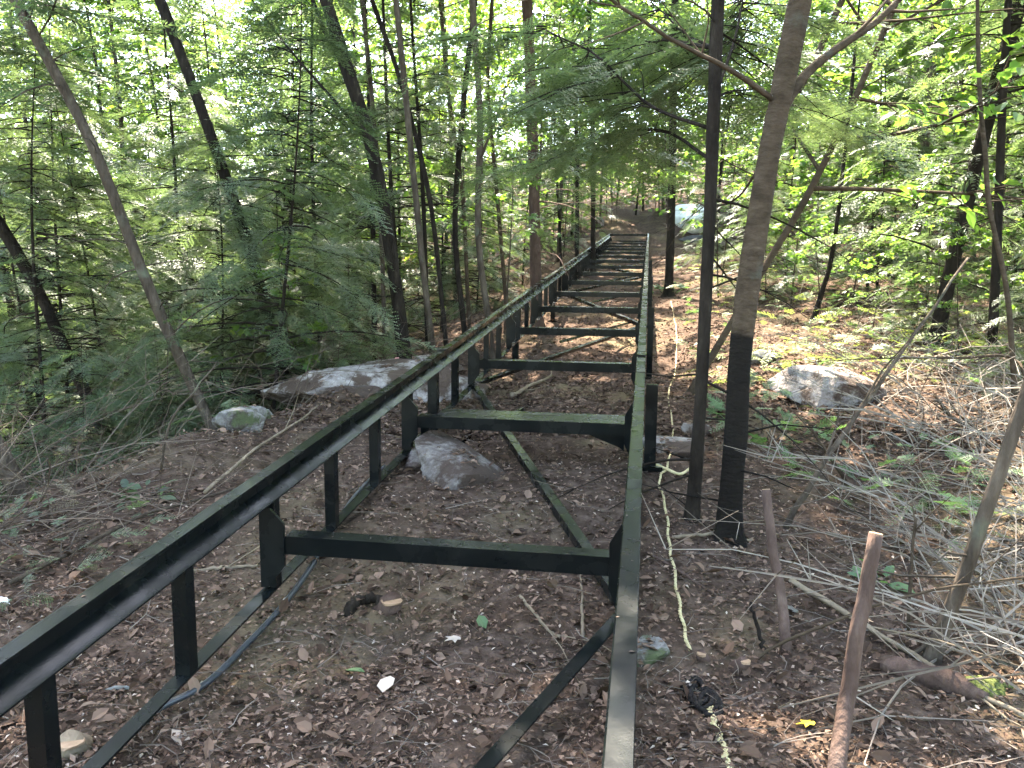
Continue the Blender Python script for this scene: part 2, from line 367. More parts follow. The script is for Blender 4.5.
# lower chords
for side in (0, 1):
    xc = -1.424 if side == 0 else -.024
    m = MB(); s_ = 1 if side == 0 else -1
    m.box((xc - .026, Y0, 1.475), (xc + .026, Y1, 1.4665), fr)
    m.box((xc - .026 * s_ - .004, Y0, 1.52), (xc - .026 * s_ + .004, Y1, 1.4755), fr)
    tpart('lower_chord', m)
# crossbars with clipped end plates
for k, ry in enumerate(RY):
    if ry < 2: pass
    m = MB(); top = 1.25
    m.box((-1.352, ry - .035, top + .072), (-.106, ry + .035, top), fr)
    cb = tpart('crossbar', m)
    if k == 2:                                                                   # haunch under the second bar's right end, ledge plate behind it
        m = MB(); P_ = [fr(p) for p in ((-.33, ry - .010, top + .0725), (-.13, ry - .010, top + .15), (-.1065, ry - .010, top + .17), (-.1065, ry - .010, top + .0725))]
        m.extrude(P_, (0, 0, 0), (0, .02, 0)); tpart('gusset', m, cb)
        m = MB(); m.box((-1.25, ry + .036, top + .011), (-.11, ry + .19, top + .003), fr); tpart('ledge_plate', m, cb)
    for side in (0, 1):
        m = MB()
        if side == 0: X0, X1 = -1.452, -1.3525
        else: X0, X1 = -.046, -.1055
        P_ = [fr(p) for p in ((X0, ry, 1.125), (X0 + (X1 - X0) * .30, ry, 1.125), (X1, ry, 1.20), (X1, ry, 1.37), (X0 + (X1 - X0) * .30, ry, 1.460), (X0, ry, 1.460))]
        P_ = np.array(P_) + [0, -.0475 if side == 0 else -.042, 0]
        if side == 1: P_[:, 1] += .0
        m.extrude(P_, (0, 0, 0), (0, .014, 0)); tpart('end_plate', m, cb)
# zigzag bracing at the level of the lower chords
for k in range(0, 8):
    ya, yb = 2.95 + 3.8 * (k - 1), 2.95 + 3.8 * k
    left_first = (k % 2 == 0)
    xa, xb = (-1.39, -.06) if left_first else (-.06, -1.39)
    a, b = np.array([xa, ya + .10, 1.462]), np.array([xb, yb - .05, 1.462])
    d = (b - a)[:2]; d /= np.linalg.norm(d); n = np.array([-d[1], d[0]]) * .024
    m = MB(); q = [(a[0] - n[0], a[1] - n[1]), (b[0] - n[0], b[1] - n[1]), (b[0] + n[0], b[1] + n[1]), (a[0] + n[0], a[1] + n[1])]
    m.extrude([fr((x, y, 1.4650)) for x, y in q], (0, 0, 0), (0, 0, .007))
    q2 = [(a[0] + n[0], a[1] + n[1]), (b[0] + n[0], b[1] + n[1]), (b[0] + n[0] * .75, b[1] + n[1] * .75), (a[0] + n[0] * .75, a[1] + n[1] * .75)]
    m.extrude([fr((x, y, 1.505)) for x, y in q2], (0, 0, 0), (0, 0, .0398))
    tpart('diagonal_brace', m)
# cross braces in the far bays (seen as pale crosses between the bars)
for k, ry in enumerate((9.3, 13.1, 16.9, 20.7)):
    a, b = np.array([-.95, ry, 1.50]), np.array([-.12, ry + 1.9, 1.50]); m = MB()
    m.tube([fr(a), fr(b)], .016, 4); tpart('diagonal_brace', m)
# support legs down to rock and soil
for k, (x, y, r_, htop) in enumerate(((-1.475, 5.66, .034, 1.11), (.046, 4.86, .034, 1.02), (-1.36, 5.02, .026, 1.33), (.046, 8.68, .03, 1.02), (-1.475, 9.4, .034, 1.11), (.046, 12.5, .03, 1.02), (-1.475, 13.2, .034, 1.11), (.046, 16.3, .03, 1.02), (-1.475, 20.8, .034, 1.11))):
    zt = tk(x, y, htop)[2]; zb = float(gz(x, y)) - .06; m = MB()
    m.box((x - r_, y - r_, zb), (x + r_, y + r_, zt)); leg = tpart('support_leg', m)
    m = MB(); m.box((x - r_ * 2.2, y - r_ * 2.2, zb + .05), (x + r_ * 2.2, y + r_ * 2.2, zb + .075)); tpart('foot_plate', m, leg)
m = MB(); m.tube([tk(-1.42, 5.05, 1.66), tk(-.9, 6.1, 1.50)], .018, 4, phase=.78); tpart('leg_brace', m)
m = MB(); m.box((XL0, Y1 - .06, 1.09), (XR1, Y1 + .0, 1.02), fr); tpart('end_bar', m)

# ------------------------------------------------------------------ foliage pieces
def frond(r, L=.46, fine=True):
    """one flat drooping hemlock spray: side twigs lined with needles"""
    V, Fc = [], []
    def tri(a, b, c):
        k = len(V); V.extend([a, b, c]); Fc.append([k, k + 1, k + 2])
    ax = lambda x: np.array([x, .02 * math.sin(x * 9), -.32 * x * x / L])
    x = .03; side = 1
    while x < L:
        base = ax(x); ln = (.17 * (1 - x / L) ** .7 + .025) * r.uniform(.65, 1.15) * min(1, .35 + x * 6)
        an = side * r.uniform(.75, 1.05); d = np.array([math.cos(an), math.sin(an), r.uniform(-.18, .05)]); d /= np.linalg.norm(d)
        pr = np.array([-d[1], d[0], 0])
        if fine:
            st = .021; t = .008
            while t < ln:
                p = base + d * t + np.array([0, 0, -.7 * t * t])
                for sg in (1, -1):
                    q = p + (d * .45 + pr * sg) * .023 * r.uniform(.8, 1.15) * (1 - .35 * t / ln) + np.array([0, 0, r.uniform(-.004, .004)])
                    tri(p - d * .0085, p + d * .0085, q)
                t += st
        else:
            e = base + d * ln + np.array([0, 0, -.7 * ln * ln]); wv = pr * .022
            mid = base + d * ln * .45
            tri(base, mid + wv, e); tri(base, e, mid - wv)
        x += .021 if fine else .03; side = -side
    return np.array(V), np.array(Fc)

LEAF = np.array([[0, 0, 0], [.32, .26, .05], [.68, .23, .03], [1, 0, -.07], [.68, -.23, .03], [.32, -.26, .05], [.45, 0, -.015]])
LEAF_F = np.array([[0, 6, 1], [1, 6, 2], [2, 6, 3], [3, 6, 4], [4, 6, 5], [5, 6, 0]])
LEAF_S = np.array([[0, 0, 0], [.5, .27, .06], [1, 0, -.06], [.5, -.27, .06]]); LEAF_SF = np.array([[0, 1, 2], [0, 2, 3]])
# lobed leaf of a maple
ang = np.array([-2.6, -1.75, -1.25, -.95, -.45, -.22, 0, .22, .45, .95, 1.25, 1.75, 2.6]); rad_ = np.array([.32, .52, .40, .88, .50, .62, 1.0, .62, .50, .88, .40, .52, .32])
MAPLE = np.concatenate([[[.0, 0, .03]], np.stack([rad_ * np.cos(ang), rad_ * np.sin(ang), -.10 * rad_ ** 2], -1)]) * .55 + [.28, 0, 0]
MAPLE_F = np.array([[0, k, k + 1] for k in range(1, 13)] + [[0, 13, 1]])

def yaw_frames(az, pitch, roll):
    ca, sa, cp, sp, cr, sr = np.cos(az), np.sin(az), np.cos(pitch), np.sin(pitch), np.cos(roll), np.sin(roll); z, o = np.zeros_like(ca), np.ones_like(ca)
    Rz = np.stack([ca, -sa, z, sa, ca, z, z, z, o], -1).reshape(-1, 3, 3)
    Ry = np.stack([cp, z, -sp, z, o, z, sp, z, cp], -1).reshape(-1, 3, 3)
    Rx = np.stack([o, z, z, z, cr, -sr, z, sr, cr], -1).reshape(-1, 3, 3)
    return Rz @ Ry @ Rx

def hemlock(seed, H=7.0, Lmax=1.7, nb=90, z0=.10, fine=True, bare=14):
    """limbs (added to a trunk mesh) and needles of one hemlock, unit axis along z"""
    r = np.random.default_rng(seed); wood = MB(); T_, A_, P_, S_ = [], [], [], []
    for b in range(nb + bare):
        dead = b >= nb
        u_ = r.uniform(0.03, .35) if dead else z0 + (1 - z0) * r.uniform(0, 1) ** .9
        z = u_ * H; az = r.uniform(0, 2 * np.pi)
        L_ = Lmax * (1 - u_ * .93) ** .75 * r.uniform(.55, 1.1) * (.6 if dead else 1)
        if L_ < .15: continue
        el = r.uniform(-.15, .35) if not dead else r.uniform(-.3, .4)
        t = np.linspace(0, 1, 6); h = np.array([math.cos(az), math.sin(az), 0]); sd = np.array([-h[1], h[0], 0])
        P = np.outer(t * L_, h) + np.outer(t * L_ * math.tan(el) - .30 * L_ * t * t, [0, 0, 1]) + np.outer(.08 * L_ * np.sin(t * r.uniform(2, 5)), sd) + [0, 0, z]
        wood.tube(P, np.linspace(.004 + .006 * L_, .002, 6), 3, cap=False)
        if dead:
            for _ in range(5):
                k = r.integers(2, 6); a2 = az + r.choice([-1, 1]) * r.uniform(.4, 1.0); l2 = L_ * r.uniform(.15, .4)
                d = np.array([math.cos(a2), math.sin(a2), r.uniform(-.3, .3)]); wood.tube([P[k], P[k] + d * l2 * .5 + r.normal(0, .02, 3), P[k] + d * l2], [.003, .002, .001], 3, cap=False)
            continue
        n = max(3, int(L_ / .155)); tt = np.linspace(.22, .98, n)
        for q, t1 in enumerate(tt):
            p = np.array([np.interp(t1, t, P[:, c]) for c in range(3)]); sgn = 1 if q % 2 else -1
            a2 = az + sgn * r.uniform(.35, 1.0) * (1 - .6 * t1)
            T_.append(p); A_.append(a2); P_.append(-r.uniform(-.15, .45)); S_.append(r.uniform(.7, 1.25) * (1.05 - .35 * t1))
        T_.append(P[-1]); A_.append(az); P_.append(-.3); S_.append(r.uniform(.6, .9))
    T_, A_, P_, S_ = map(np.array, (T_, A_, P_, S_)); fv, ff = [], []; off = 0
    pick = r.integers(0, 4, len(T_))
    for k in range(4):
        v, f = frond(np.random.default_rng(seed * 10 + k), fine=fine); mk_ = pick == k
        R = yaw_frames(A_[mk_], P_[mk_], r.normal(0, .28, mk_.sum())); V, Fa = batch(v, f, R, T_[mk_], S_[mk_]); fv.append(V); ff.append(Fa + off); off += len(V)
    return wood, np.concatenate(fv), np.concatenate(ff)

def broadleaf(seed, H=5.0, z0=.35, nb=26, Lmax=1.5, leaf=.085, per=34, kind='oval', rise=.5):
    """limbs and layered leaf sprays of one broadleaved tree"""
    r = np.random.default_rng(seed); wood = MB(); T_, A_ = [], []
    for b in range(nb):
        u_ = z0 + (1 - z0) * (b + r.uniform(0, 1)) / nb; z = u_ * H; az = b * 2.4 + r.uniform(-.6, .6)
        L_ = Lmax * (1 - .75 * ((u_ - z0) / (1 - z0)) ** 1.5) * r.uniform(.5, 1.1); t = np.linspace(0, 1, 6)
        h = np.array([math.cos(az), math.sin(az), 0]); sd = np.array([-h[1], h[0], 0]); el = rise * r.uniform(.4, 1.4)
        P = np.outer(t * L_, h) + np.outer(el * L_ * t * (1 - .35 * t), [0, 0, 1]) + np.outer(.12 * L_ * np.sin(t * r.uniform(2, 6)), sd) + [0, 0, z]
        wood.tube(P, np.linspace(.004 + .0055 * L_, .002, 6), 4, cap=False)
        for q in range(6):
            t1 = r.uniform(.25, 1); p = np.array([np.interp(t1, t, P[:, c]) for c in range(3)])
            a2 = az + r.uniform(-1.3, 1.3); l2 = L_ * r.uniform(.2, .5); e = p + np.array([math.cos(a2), math.sin(a2), r.uniform(-.1, .3)]) * l2
            wood.tube([p, (p + e) / 2 + r.normal(0, .02, 3), e], [.004, .003, .0015], 3, cap=False)
            n = max(2, per // 6); s_ = r.uniform(.15, 1.1, n)[:, None]
            T_.append(p + (e - p) * s_ + r.normal(0, .035, (n, 3)) * [1, 1, .6]); A_.append(a2 + r.normal(0, .9, n))
    T_ = np.concatenate(T_); A_ = np.concatenate(A_); n = len(T_)
    R = yaw_frames(A_, r.normal(-.25, .35, n), r.normal(0, .45, n)); S = leaf * r.uniform(.6, 1.3, n)
    bv, bf = {'oval': (LEAF, LEAF_F), 'small': (LEAF_S, LEAF_SF), 'maple': (MAPLE, MAPLE_F)}[kind]
    V, Fa = batch(bv, bf, R, T_, S); return wood, V, Fa

def crown_mesh(name, V, Fa, mat): return mk(name, V, Fa, MAT[mat])

HEM = []        # (limb builder, needle mesh, height)
for sd, kw in ((1, dict(H=7.5, Lmax=1.75, nb=85, z0=.10)), (3, dict(H=8.5, Lmax=1.9, nb=85, z0=.25))):
    wd, V, Fa = hemlock(sd, **kw); HEM.append((wd, crown_mesh('hemlock_needles', V, Fa, 'hem'), kw['H']))
LOWH = []       # young hemlocks, leafy to the ground
for sd, kw in ((51, dict(H=3.6, Lmax=1.35, nb=80, z0=.03)), (52, dict(H=2.6, Lmax=1.15, nb=64, z0=.02)), (53, dict(H=4.6, Lmax=1.6, nb=95, z0=.05))):
    wd, V, Fa = hemlock(sd, **kw); LOWH.append((wd, crown_mesh('young_hemlock_needles', V, Fa, 'hem'), kw['H']))
HEMF = []
for sd, kw in ((11, dict(H=9.0, Lmax=2.1, nb=100, z0=.05)), (12, dict(H=11.0, Lmax=2.4, nb=110, z0=.08)), (13, dict(H=6.0, Lmax=1.6, nb=80, z0=.06))):
    wd, V, Fa = hemlock(sd, fine=False, bare=8, **kw); HEMF.append((wd, crown_mesh('hemlock_needles_far', V, Fa, 'hem'), kw['H']))
HIGH = []       # hemlock crowns that start well above the eye
for sd, kw in ((21, dict(H=12.0, Lmax=2.3, nb=60, z0=.42)), (22, dict(H=13.0, Lmax=2.6, nb=60, z0=.36))):
    wd, V, Fa = hemlock(sd, fine=False, bare=10, **kw); HIGH.append((wd, crown_mesh('high_hemlock_needles', V, Fa, 'hem'), kw['H']))
STAND = []      # leafy from low on the stem
for sd, kw in ((71, dict(H=6.0, z0=.08, nb=46, Lmax=1.5, leaf=.105, per=52, kind='small')), (72, dict(H=9.0, z0=.10, nb=56, Lmax=2.0, leaf=.12, per=70, kind='small')), (73, dict(H=13.0, z0=.10, nb=72, Lmax=2.6, leaf=.19, per=84, kind='small'))):
    wd, V, Fa = broadleaf(sd, **kw); STAND.append((wd, crown_mesh('stand_leaves', V, Fa, 'leafy'), kw['H']))
BRO = []
for sd, kw in ((31, dict(H=5.0, z0=.30, nb=26, Lmax=1.5, leaf=.095, per=42)), (32, dict(H=6.5, z0=.35, nb=30, Lmax=1.8, leaf=.10, per=44)), (33, dict(H=4.0, z0=.25, nb=22, Lmax=1.3, leaf=.085, per=38))):
    wd, V, Fa = broadleaf(sd, **kw); BRO.append((wd, crown_mesh('sapling_leaves', V, Fa, 'leafy'), kw['H']))
BIGL = []       # large lobed leaves in flat layers
for sd, kw in ((61, dict(H=4.2, z0=.40, nb=13, Lmax=1.9, leaf=.17, per=30, kind='maple', rise=.25)), (62, dict(H=2.4, z0=.25, nb=12, Lmax=1.1, leaf=.14, per=36, kind='maple', rise=.4))):
    wd, V, Fa = broadleaf(sd, **kw); BIGL.append((wd, crown_mesh('maple_leaves', V, Fa, 'leafy'), kw['H']))
TALL = []
for sd, kw in ((41, dict(H=13.0, z0=.38, nb=52, Lmax=3.2, leaf=.18, per=130, kind='small')), (42, dict(H=12.0, z0=.42, nb=48, Lmax=3.0, leaf=.18, per=130, kind='small'))):
    wd, V, Fa = broadleaf(sd, **kw); TALL.append((wd, crown_mesh('high_leaves', V, Fa, 'leafy'), kw['H']))

# ------------------------------------------------------------------ trees
def align(dirv, yaw):
    q = Vector((0, 0, 1)).rotation_difference(Vector([float(a) for a in dirv])); return (q.to_matrix() @ Matrix.Rotation(yaw, 3, 'Z')).to_euler()

def limb_mesh(wd, name, mat):
    if name not in bpy.data.meshes: wd.mesh(name, MAT[mat])
    return bpy.data.meshes[name]

def px_tree(name, label, cat, path, wpx, Y=None, top=11.0, crown=None, mat='bark', extra=(), dY=None, seed=0, taper=.55, group=None, cs=1.0, yaw=0.0, sides=12, bough=0):
    """a tree whose trunk follows a line of pixels; its foot stands on the floor, the trunk goes on above the frame"""
    if Y is None:
        b = gp(*path[0]); Y = b[1]
    P = [at(px, py, Y + (dY[k] if dY else 0)) for k, (px, py) in enumerate(path)]
    d0 = P[1] - P[0]; d0 /= np.linalg.norm(d0)
    g0 = float(gz(P[0][0], P[0][1]))
    if P[0][2] > g0 - .05: P.insert(0, P[0] - d0 * (P[0][2] - g0 + .06) / max(d0[2], .3))
    d1 = P[-1] - P[-2]; d1 /= np.linalg.norm(d1)
    base = np.array([P[1][0] if False else P[0][0], P[0][1], 0]); base[2] = float(gz(base[0], base[1]))
    if top and P[-1][2] - base[2] < top:
        dd = d1 * .6 + np.array([0, 0, .4]); dd /= np.linalg.norm(dd); rem = (top - (P[-1][2] - base[2])) / dd[2]
        P += [P[-1] + d1 * rem * .3, P[-1] + d1 * rem * .3 + dd * rem * .65]
    n = 26; S = spline(P, n); dist = np.linalg.norm(P[0] - CAM)
    r0 = wpx * .5 * math.sqrt(np.dot(P[0] - CAM, P[0] - CAM)) / (F_PX * math.sqrt(1 + ((path[0][0] - CX) / F_PX) ** 2 + ((path[0][1] - CY) / F_PX) ** 2))
    ln = np.concatenate([[0], np.cumsum(np.linalg.norm(np.diff(S, axis=0), axis=1))]); tt = ln / ln[-1]
    rad = r0 * (1 - (1 - taper) * tt) * np.where(tt > .8, 1 - (tt - .8) * 3.5, 1) * (1 + .75 * np.exp(-ln / .07) + .15 * np.exp(-ln / .3))
    rad = np.maximum(rad, .004)
    root = put(name, None, loc=base, label=label, cat=cat, group=group)
    m = MB(); fq = np.array([0, .12, .25, .42, .65]); S = np.concatenate([S[0] + (S[1] - S[0]) * fq[:, None], S[1:]]); rad = np.concatenate([rad[1] * (1 + (rad[0] / rad[1] - 1) * np.exp(-fq * 5)), rad[1:]]); tt = np.concatenate([tt[1] * fq, tt[1:]]); n += 4
    m.tube(S - base, rad, max(sides, 16), rough=.13, seed=seed, flare=1.3 * np.exp(-np.concatenate([[0], np.cumsum(np.linalg.norm(np.diff(S, axis=0), axis=1))]) / (r0 * 1.3)))
    bough_T, bough_A = [], []
    for br in extra:                                              # limbs seen in the photograph: (pixels, width px, depth change)
        bp, bw, bd = br
        k0 = np.argmin([np.linalg.norm(S[k] - at(*bp[0], Y)) for k in range(n)])
        Q = [S[k0]] + [at(px, py, Y + bd * (q + 1) / (len(bp) - 1)) for q, (px, py) in enumerate(bp[1:])]
        Q = spline(Q, 12); br_r = bw * .5 * Y / F_PX
        Q = Q + np.cumsum(np.random.default_rng(seed + 5).normal(0, .006, Q.shape), 0) * np.linspace(0, 1, 12)[:, None]
        m.tube(Q - base, np.linspace(br_r, br_r * .45, 12), 7, rough=.1, seed=seed)
        if len(br) == 3 and bough:
            rb_ = np.random.default_rng(seed + int(bp[-1][0])); d_ = Q[-1] - Q[0]; az_ = math.atan2(d_[1], d_[0])
            for _ in range(bough):
                t_ = rb_.uniform(.2, 1) ** .8; q0 = Q[min(11, int(t_ * 12))] + rb_.normal(0, .01, 3); sd_ = rb_.choice([-1, 1]); a_ = az_ + sd_ * rb_.uniform(.3, 1.3); l_ = rb_.uniform(.15, .95) * (1.15 - .5 * t_)
                e_ = q0 + np.array([math.cos(a_) * l_, math.sin(a_) * l_, -.25 * l_ + rb_.uniform(-.1, .12)]); m.tube(np.array([q0, (q0 + e_) / 2 + [0, 0, .03], e_]) - base, [.004, .003, .0015], 3, cap=False)
                for f_ in np.arange(.1, 1.01, .11 / l_): bough_T.append(q0 + (e_ - q0) * f_ - base); bough_A.append(a_ + rb_.choice([-1, 1]) * rb_.uniform(.3, 1.0))
        if len(Q) > 6:
            rr = np.random.default_rng(seed + 77)
            for _ in range(6):
                q0 = Q[rr.integers(4, 12)]; dv = (Q[-1] - Q[0]); dv /= np.linalg.norm(dv); dv = dv + rr.normal(0, .6, 3); dv /= np.linalg.norm(dv)
                m.tube(np.array([q0, q0 + dv * .12 + rr.normal(0, .01, 3), q0 + dv * rr.uniform(.2, .5)]) - base, [br_r * .35, br_r * .25, br_r * .1], 4, cap=False)
    rr = np.random.default_rng(seed + 300)
    for _ in range(7):                                            # dead snags on the lower trunk
        k = rr.integers(3, 18); a = rr.uniform(0, 6.28); l_ = rr.uniform(.1, .7); dv = np.array([math.cos(a), math.sin(a), rr.uniform(-.2, .6)])
        q0 = S[k]; m.tube(np.array([q0, q0 + dv * l_ * .5 + rr.normal(0, .02, 3), q0 + dv * l_]) - base, [.006, .004, .0015], 4, cap=False)
    if crown:
        wd, me, H = crown; sc_ = cs * np.linalg.norm(S[-1] - S[0]) / H
        Rm = np.array(align((S[-1] - S[0]) / np.linalg.norm(S[-1] - S[0]), yaw).to_matrix()) @ np.diag([sc_, sc_, np.linalg.norm(S[-1] - S[0]) / H])
        def bend(v):
            u_ = np.clip(v[:, 2] / H, 0, 1)[:, None]; lin = S[0] + (S[-1] - S[0]) * u_
            cur = np.stack([np.interp(u_[:, 0], tt, S[:, c_]) for c_ in range(3)], -1)
            return v @ Rm.T + (cur - lin) + (S[0] - base)
        cv = np.zeros(len(me.vertices) * 3, np.float32); me.vertices.foreach_get('co', cv); me2 = me.copy(); me2.vertices.foreach_set('co', bend(cv.reshape(-1, 3).astype(float)).astype(np.float32).ravel()); me2.update()
        put('crown', me2, root); n0 = m.n
        m.v += [bend(v) for v in wd.v]; m.f3 += [f + n0 for f in wd.f3]; m.f4 += [f + n0 for f in wd.f4]; m.n += wd.n
    put('trunk', m.mesh('trunk', MAT[mat], True), root)
    if bough_T:
        rb_ = np.random.default_rng(seed + 9); n_ = len(bough_T); v_, f_ = frond(rb_, fine=True)
        V, Fa = batch(v_, f_, yaw_frames(np.array(bough_A), -rb_.uniform(-.1, .5, n_), rb_.normal(0, .3, n_)), np.array(bough_T), rb_.uniform(.45, .85, n_)); put('bough_needles', mk('bough_needles', V, Fa, MAT['hem']), root)
    return root

def plain_tree(name, label, cat, x, y, kindlist, k, scale, mat='bark_dark', group=None, lean=None, rad=None):
    wd, me, H = kindlist[k % len(kindlist)]; r = np.random.default_rng(int(abs(x * 731 + y * 377)) + k)
    z = float(gz(x, y)); root = put(name, None, loc=(x, y, z), label=label, cat=cat, group=group)
    lx, ly = lean if lean else r.normal(0, .05, 2); root.rotation_euler = (ly, lx, r.uniform(0, 6.28)); root.scale = (scale, scale, scale * r.uniform(.9, 1.15))
    key = 'trunk_%s_%s' % (me.name, mat)
    if key not in bpy.data.meshes:
        m = MB(); zz = np.linspace(-.25, H, 16); rb = rad or .0040 * H + .005
        P = np.stack([.035 * np.sin(zz * 1.1 + k) * zz / H * 2, .05 * np.sin(zz * .7 + k) * zz / H * 2, zz], -1)
        m.tube(P, np.maximum(rb * (1 - .9 * np.clip(zz / H, 0, 1)), .004), 8, rough=.12, seed=k)
        m.v += wd.v; n0 = m.n
        m.f3 += [f + n0 for f in wd.f3]; m.f4 += [f + n0 for f in wd.f4]; m.n += wd.n
        m.mesh(key, MAT[mat], True)
    put('trunk', bpy.data.meshes[key], root); put('crown', me, root)
    return root

# --- trunks that the photograph lets one tell apart
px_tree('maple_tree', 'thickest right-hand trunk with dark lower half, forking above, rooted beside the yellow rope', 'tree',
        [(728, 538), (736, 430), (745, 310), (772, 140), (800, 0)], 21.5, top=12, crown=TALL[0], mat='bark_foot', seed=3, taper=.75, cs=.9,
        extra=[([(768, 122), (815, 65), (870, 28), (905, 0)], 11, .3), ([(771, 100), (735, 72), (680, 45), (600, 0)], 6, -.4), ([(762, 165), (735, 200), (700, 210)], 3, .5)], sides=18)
px_tree('hemlock_tree', 'slim straight dark trunk just left of the thickest right-hand trunk', 'tree',
        [(692, 520), (703, 360), (711, 180), (718, 0)], 12, top=10, crown=HIGH[0], mat='bark_dark', seed=4, taper=.8, cs=.8, bough=26,
        extra=[([(707, 135), (650, 105), (600, 60), (545, 30)], 4, .8), ([(709, 90), (735, 40), (745, 0)], 4, .6), ([(712, 65), (680, 30), (650, 0)], 3, 1.3), ([(709, 150), (660, 130), (600, 140), (545, 165)], 4, 2.6), ([(710, 110), (740, 90), (780, 95), (830, 120)], 3, 2.5), ([(710, 60), (655, 40), (610, 60), (570, 90)], 4, 2.0)])
px_tree('maple_tree', 'smooth charcoal trunk bending left, standing behind the pale ledge', 'tree',
        [(406, 366), (392, 260), (372, 150), (345, 62), (326, 0)], 13, Y=8.3, top=13, crown=TALL[1], mat='bark_dark', seed=5, taper=.8, yaw=1.0, cs=1.15,
        extra=[([(350, 75), (330, 40), (316, 0)], 7, .2), ([(362, 150), (300, 60), (255, 0)], 3.5, .5)])
px_tree('maple_tree', 'brown trunk leaning hard to the left above the stony bank', 'tree',
        [(212, 428), (150, 290), (90, 140), (15, 0)], 11, Y=6.0, top=9, crown=HIGH[1], mat='bark', seed=6, taper=.8, cs=.8)
px_tree('hemlock_tree', 'dark hemlock trunk slanting left through green sprays behind the leaning brown trunk', 'tree',
        [(276, 345), (245, 235), (205, 120), (160, 0)], 11, Y=8.2, top=11, crown=HIGH[0], mat='bark_dark', seed=7, taper=.8, yaw=2.)
px_tree('hemlock_tree', 'straight reddish brown trunk left of the far end of the track', 'tree',
        [(536, 290), (534, 190), (530, 70), (527, 0)], 11.5, Y=12.5, top=12, crown=HIGH[1], mat='bark_red', seed=8, taper=.8, yaw=.6)
px_tree('maple_tree', 'wavy slim trunk between the charcoal trunk and the reddish trunk', 'tree',
        [(488, 318), (478, 230), (480, 120), (472, 0)], 6.5, Y=9.5, top=12, crown=TALL[1], mat='bark', seed=9, taper=.85, yaw=3,
        extra=[([(480, 150), (500, 110), (505, 100)], 3, .2)])
thin = [([(432, 345), (420, 240), (408, 120), (396, 0)], 8, 8.9, 'bark', 'thin brown trunk right of the charcoal trunk, rising straight'),
        ([(464, 325), (455, 230), (462, 120), (475, 0)], 7, 10.2, 'bark_dark', 'thin dark trunk leaning right behind the wavy slim trunk'),
        ([(445, 335), (430, 200), (400, 80), (372, 0)], 6, 9.6, 'bark_dark', 'thin dark trunk leaning left past the charcoal trunk'),
        ([(385, 350), (380, 200), (372, 100), (362, 0)], 6, 10.5, 'bark', 'thin grey stem close behind the charcoal trunk'),
        ([(468, 300), (462, 190), (448, 90), (440, 0)], 5, 11.5, 'bark_smooth', 'pale slim stem in the middle of the thin trunks'),
        ([(505, 290), (496, 180), (488, 90), (492, 0)], 5, 12.2, 'bark_smooth', 'pale slim stem just left of the reddish trunk')]
for k, (pp, wp, Y_, mt, lb) in enumerate(thin):
    px_tree('sapling', lb, 'tree', pp, wp * .8, Y=Y_, top=11.5 + .4 * k, crown=TALL[k % 2], mat=mt, seed=20 + k, taper=.7, cs=.85, yaw=k * 1.1, sides=8)
for k, (pp, wp, Y_, top_, mt, lb) in enumerate([
        ([(593, 246), (593, 150), (590, 40)], 5, 21, 10, 'bark_dark', 'dark trunk just left of the far track end, the nearer of two'),
        ([(577, 244), (577, 160), (574, 60)], 4, 24, 9, 'bark_dark', 'thin dark trunk farther left of the far track end'),
        ([(669, 285), (672, 180), (674, 60)], 8, 17, 11, 'bark_dark', 'black trunk right of the far track end, before the white boulder'),
        ([(935, 345), (958, 240), (985, 130), (1012, 30)], 14, 9.0, 9, 'bark_dark', 'dark trunk slanting right amid hemlock sprays at the right'),
        ([(70, 360), (35, 285), (0, 225), (-60, 130)], 12, 7.0, 9, 'bark_dark', 'dark trunk leaning out of the picture at the left edge'),
        ([(38, 522), (5, 465), (-30, 400), (-90, 270)], 20, 4.4, 7, 'bark', 'tan trunk foot leaning out at the lower left corner'),
        ([(30, 400), (15, 330), (5, 260)], 8, 9.5, 8, 'bark_dark', 'thin dark upright stem at the left edge behind the leaning trunk')]):
    px_tree('hemlock_tree', lb, 'tree', pp, wp, Y=Y_, top=top_, crown=(HIGH[k % 2] if k not in (3,) else HEMF[1]), mat=mt, seed=40 + k, taper=.75, cs=.75, yaw=k * 1.7, sides=10)
px_tree('sapling', 'curved pale grey sapling arching right behind the thickest right-hand trunk', 'tree',
        [(768, 262), (805, 200), (845, 120), (880, 40), (905, -20)], 7, Y=6.8, top=7, crown=BRO[2], mat='bark_smooth', seed=60, taper=.6, cs=.8, sides=8)
px_tree('sapling', 'pale grey stem crossing behind the fork of the thickest right-hand trunk', 'tree',
        [(762, 240), (782, 130), (815, 60), (842, 0)], 7, Y=6.2, top=8, crown=BRO[1], mat='bark_smooth', seed=61, taper=.6, cs=.8, sides=8)
px_tree('sapling', 'grey sapling leaning right out of the brush at the lower right edge', 'tree',
        [(930, 662), (958, 590), (990, 500), (1026, 395)], 13, top=4.5, crown=None, mat='bark', seed=62, taper=.7, sides=9)
px_tree('sapling', 'thin pale stem hanging down the right edge above the brush', 'tree',
        [(1016, 420), (1008, 300), (990, 210), (985, 150)], 6, Y=6.0, top=3.4, crown=None, mat='bark_smooth', seed=63, taper=.5, sides=8)
px_tree('sapling', 'short dark dead stem behind the flat boulder on the right', 'tree',
        [(822, 292), (830, 265), (838, 215), (845, 150)], 5, Y=11.5, top=4.5, crown=None, mat='bark_dark', seed=64, taper=.5, sides=8)

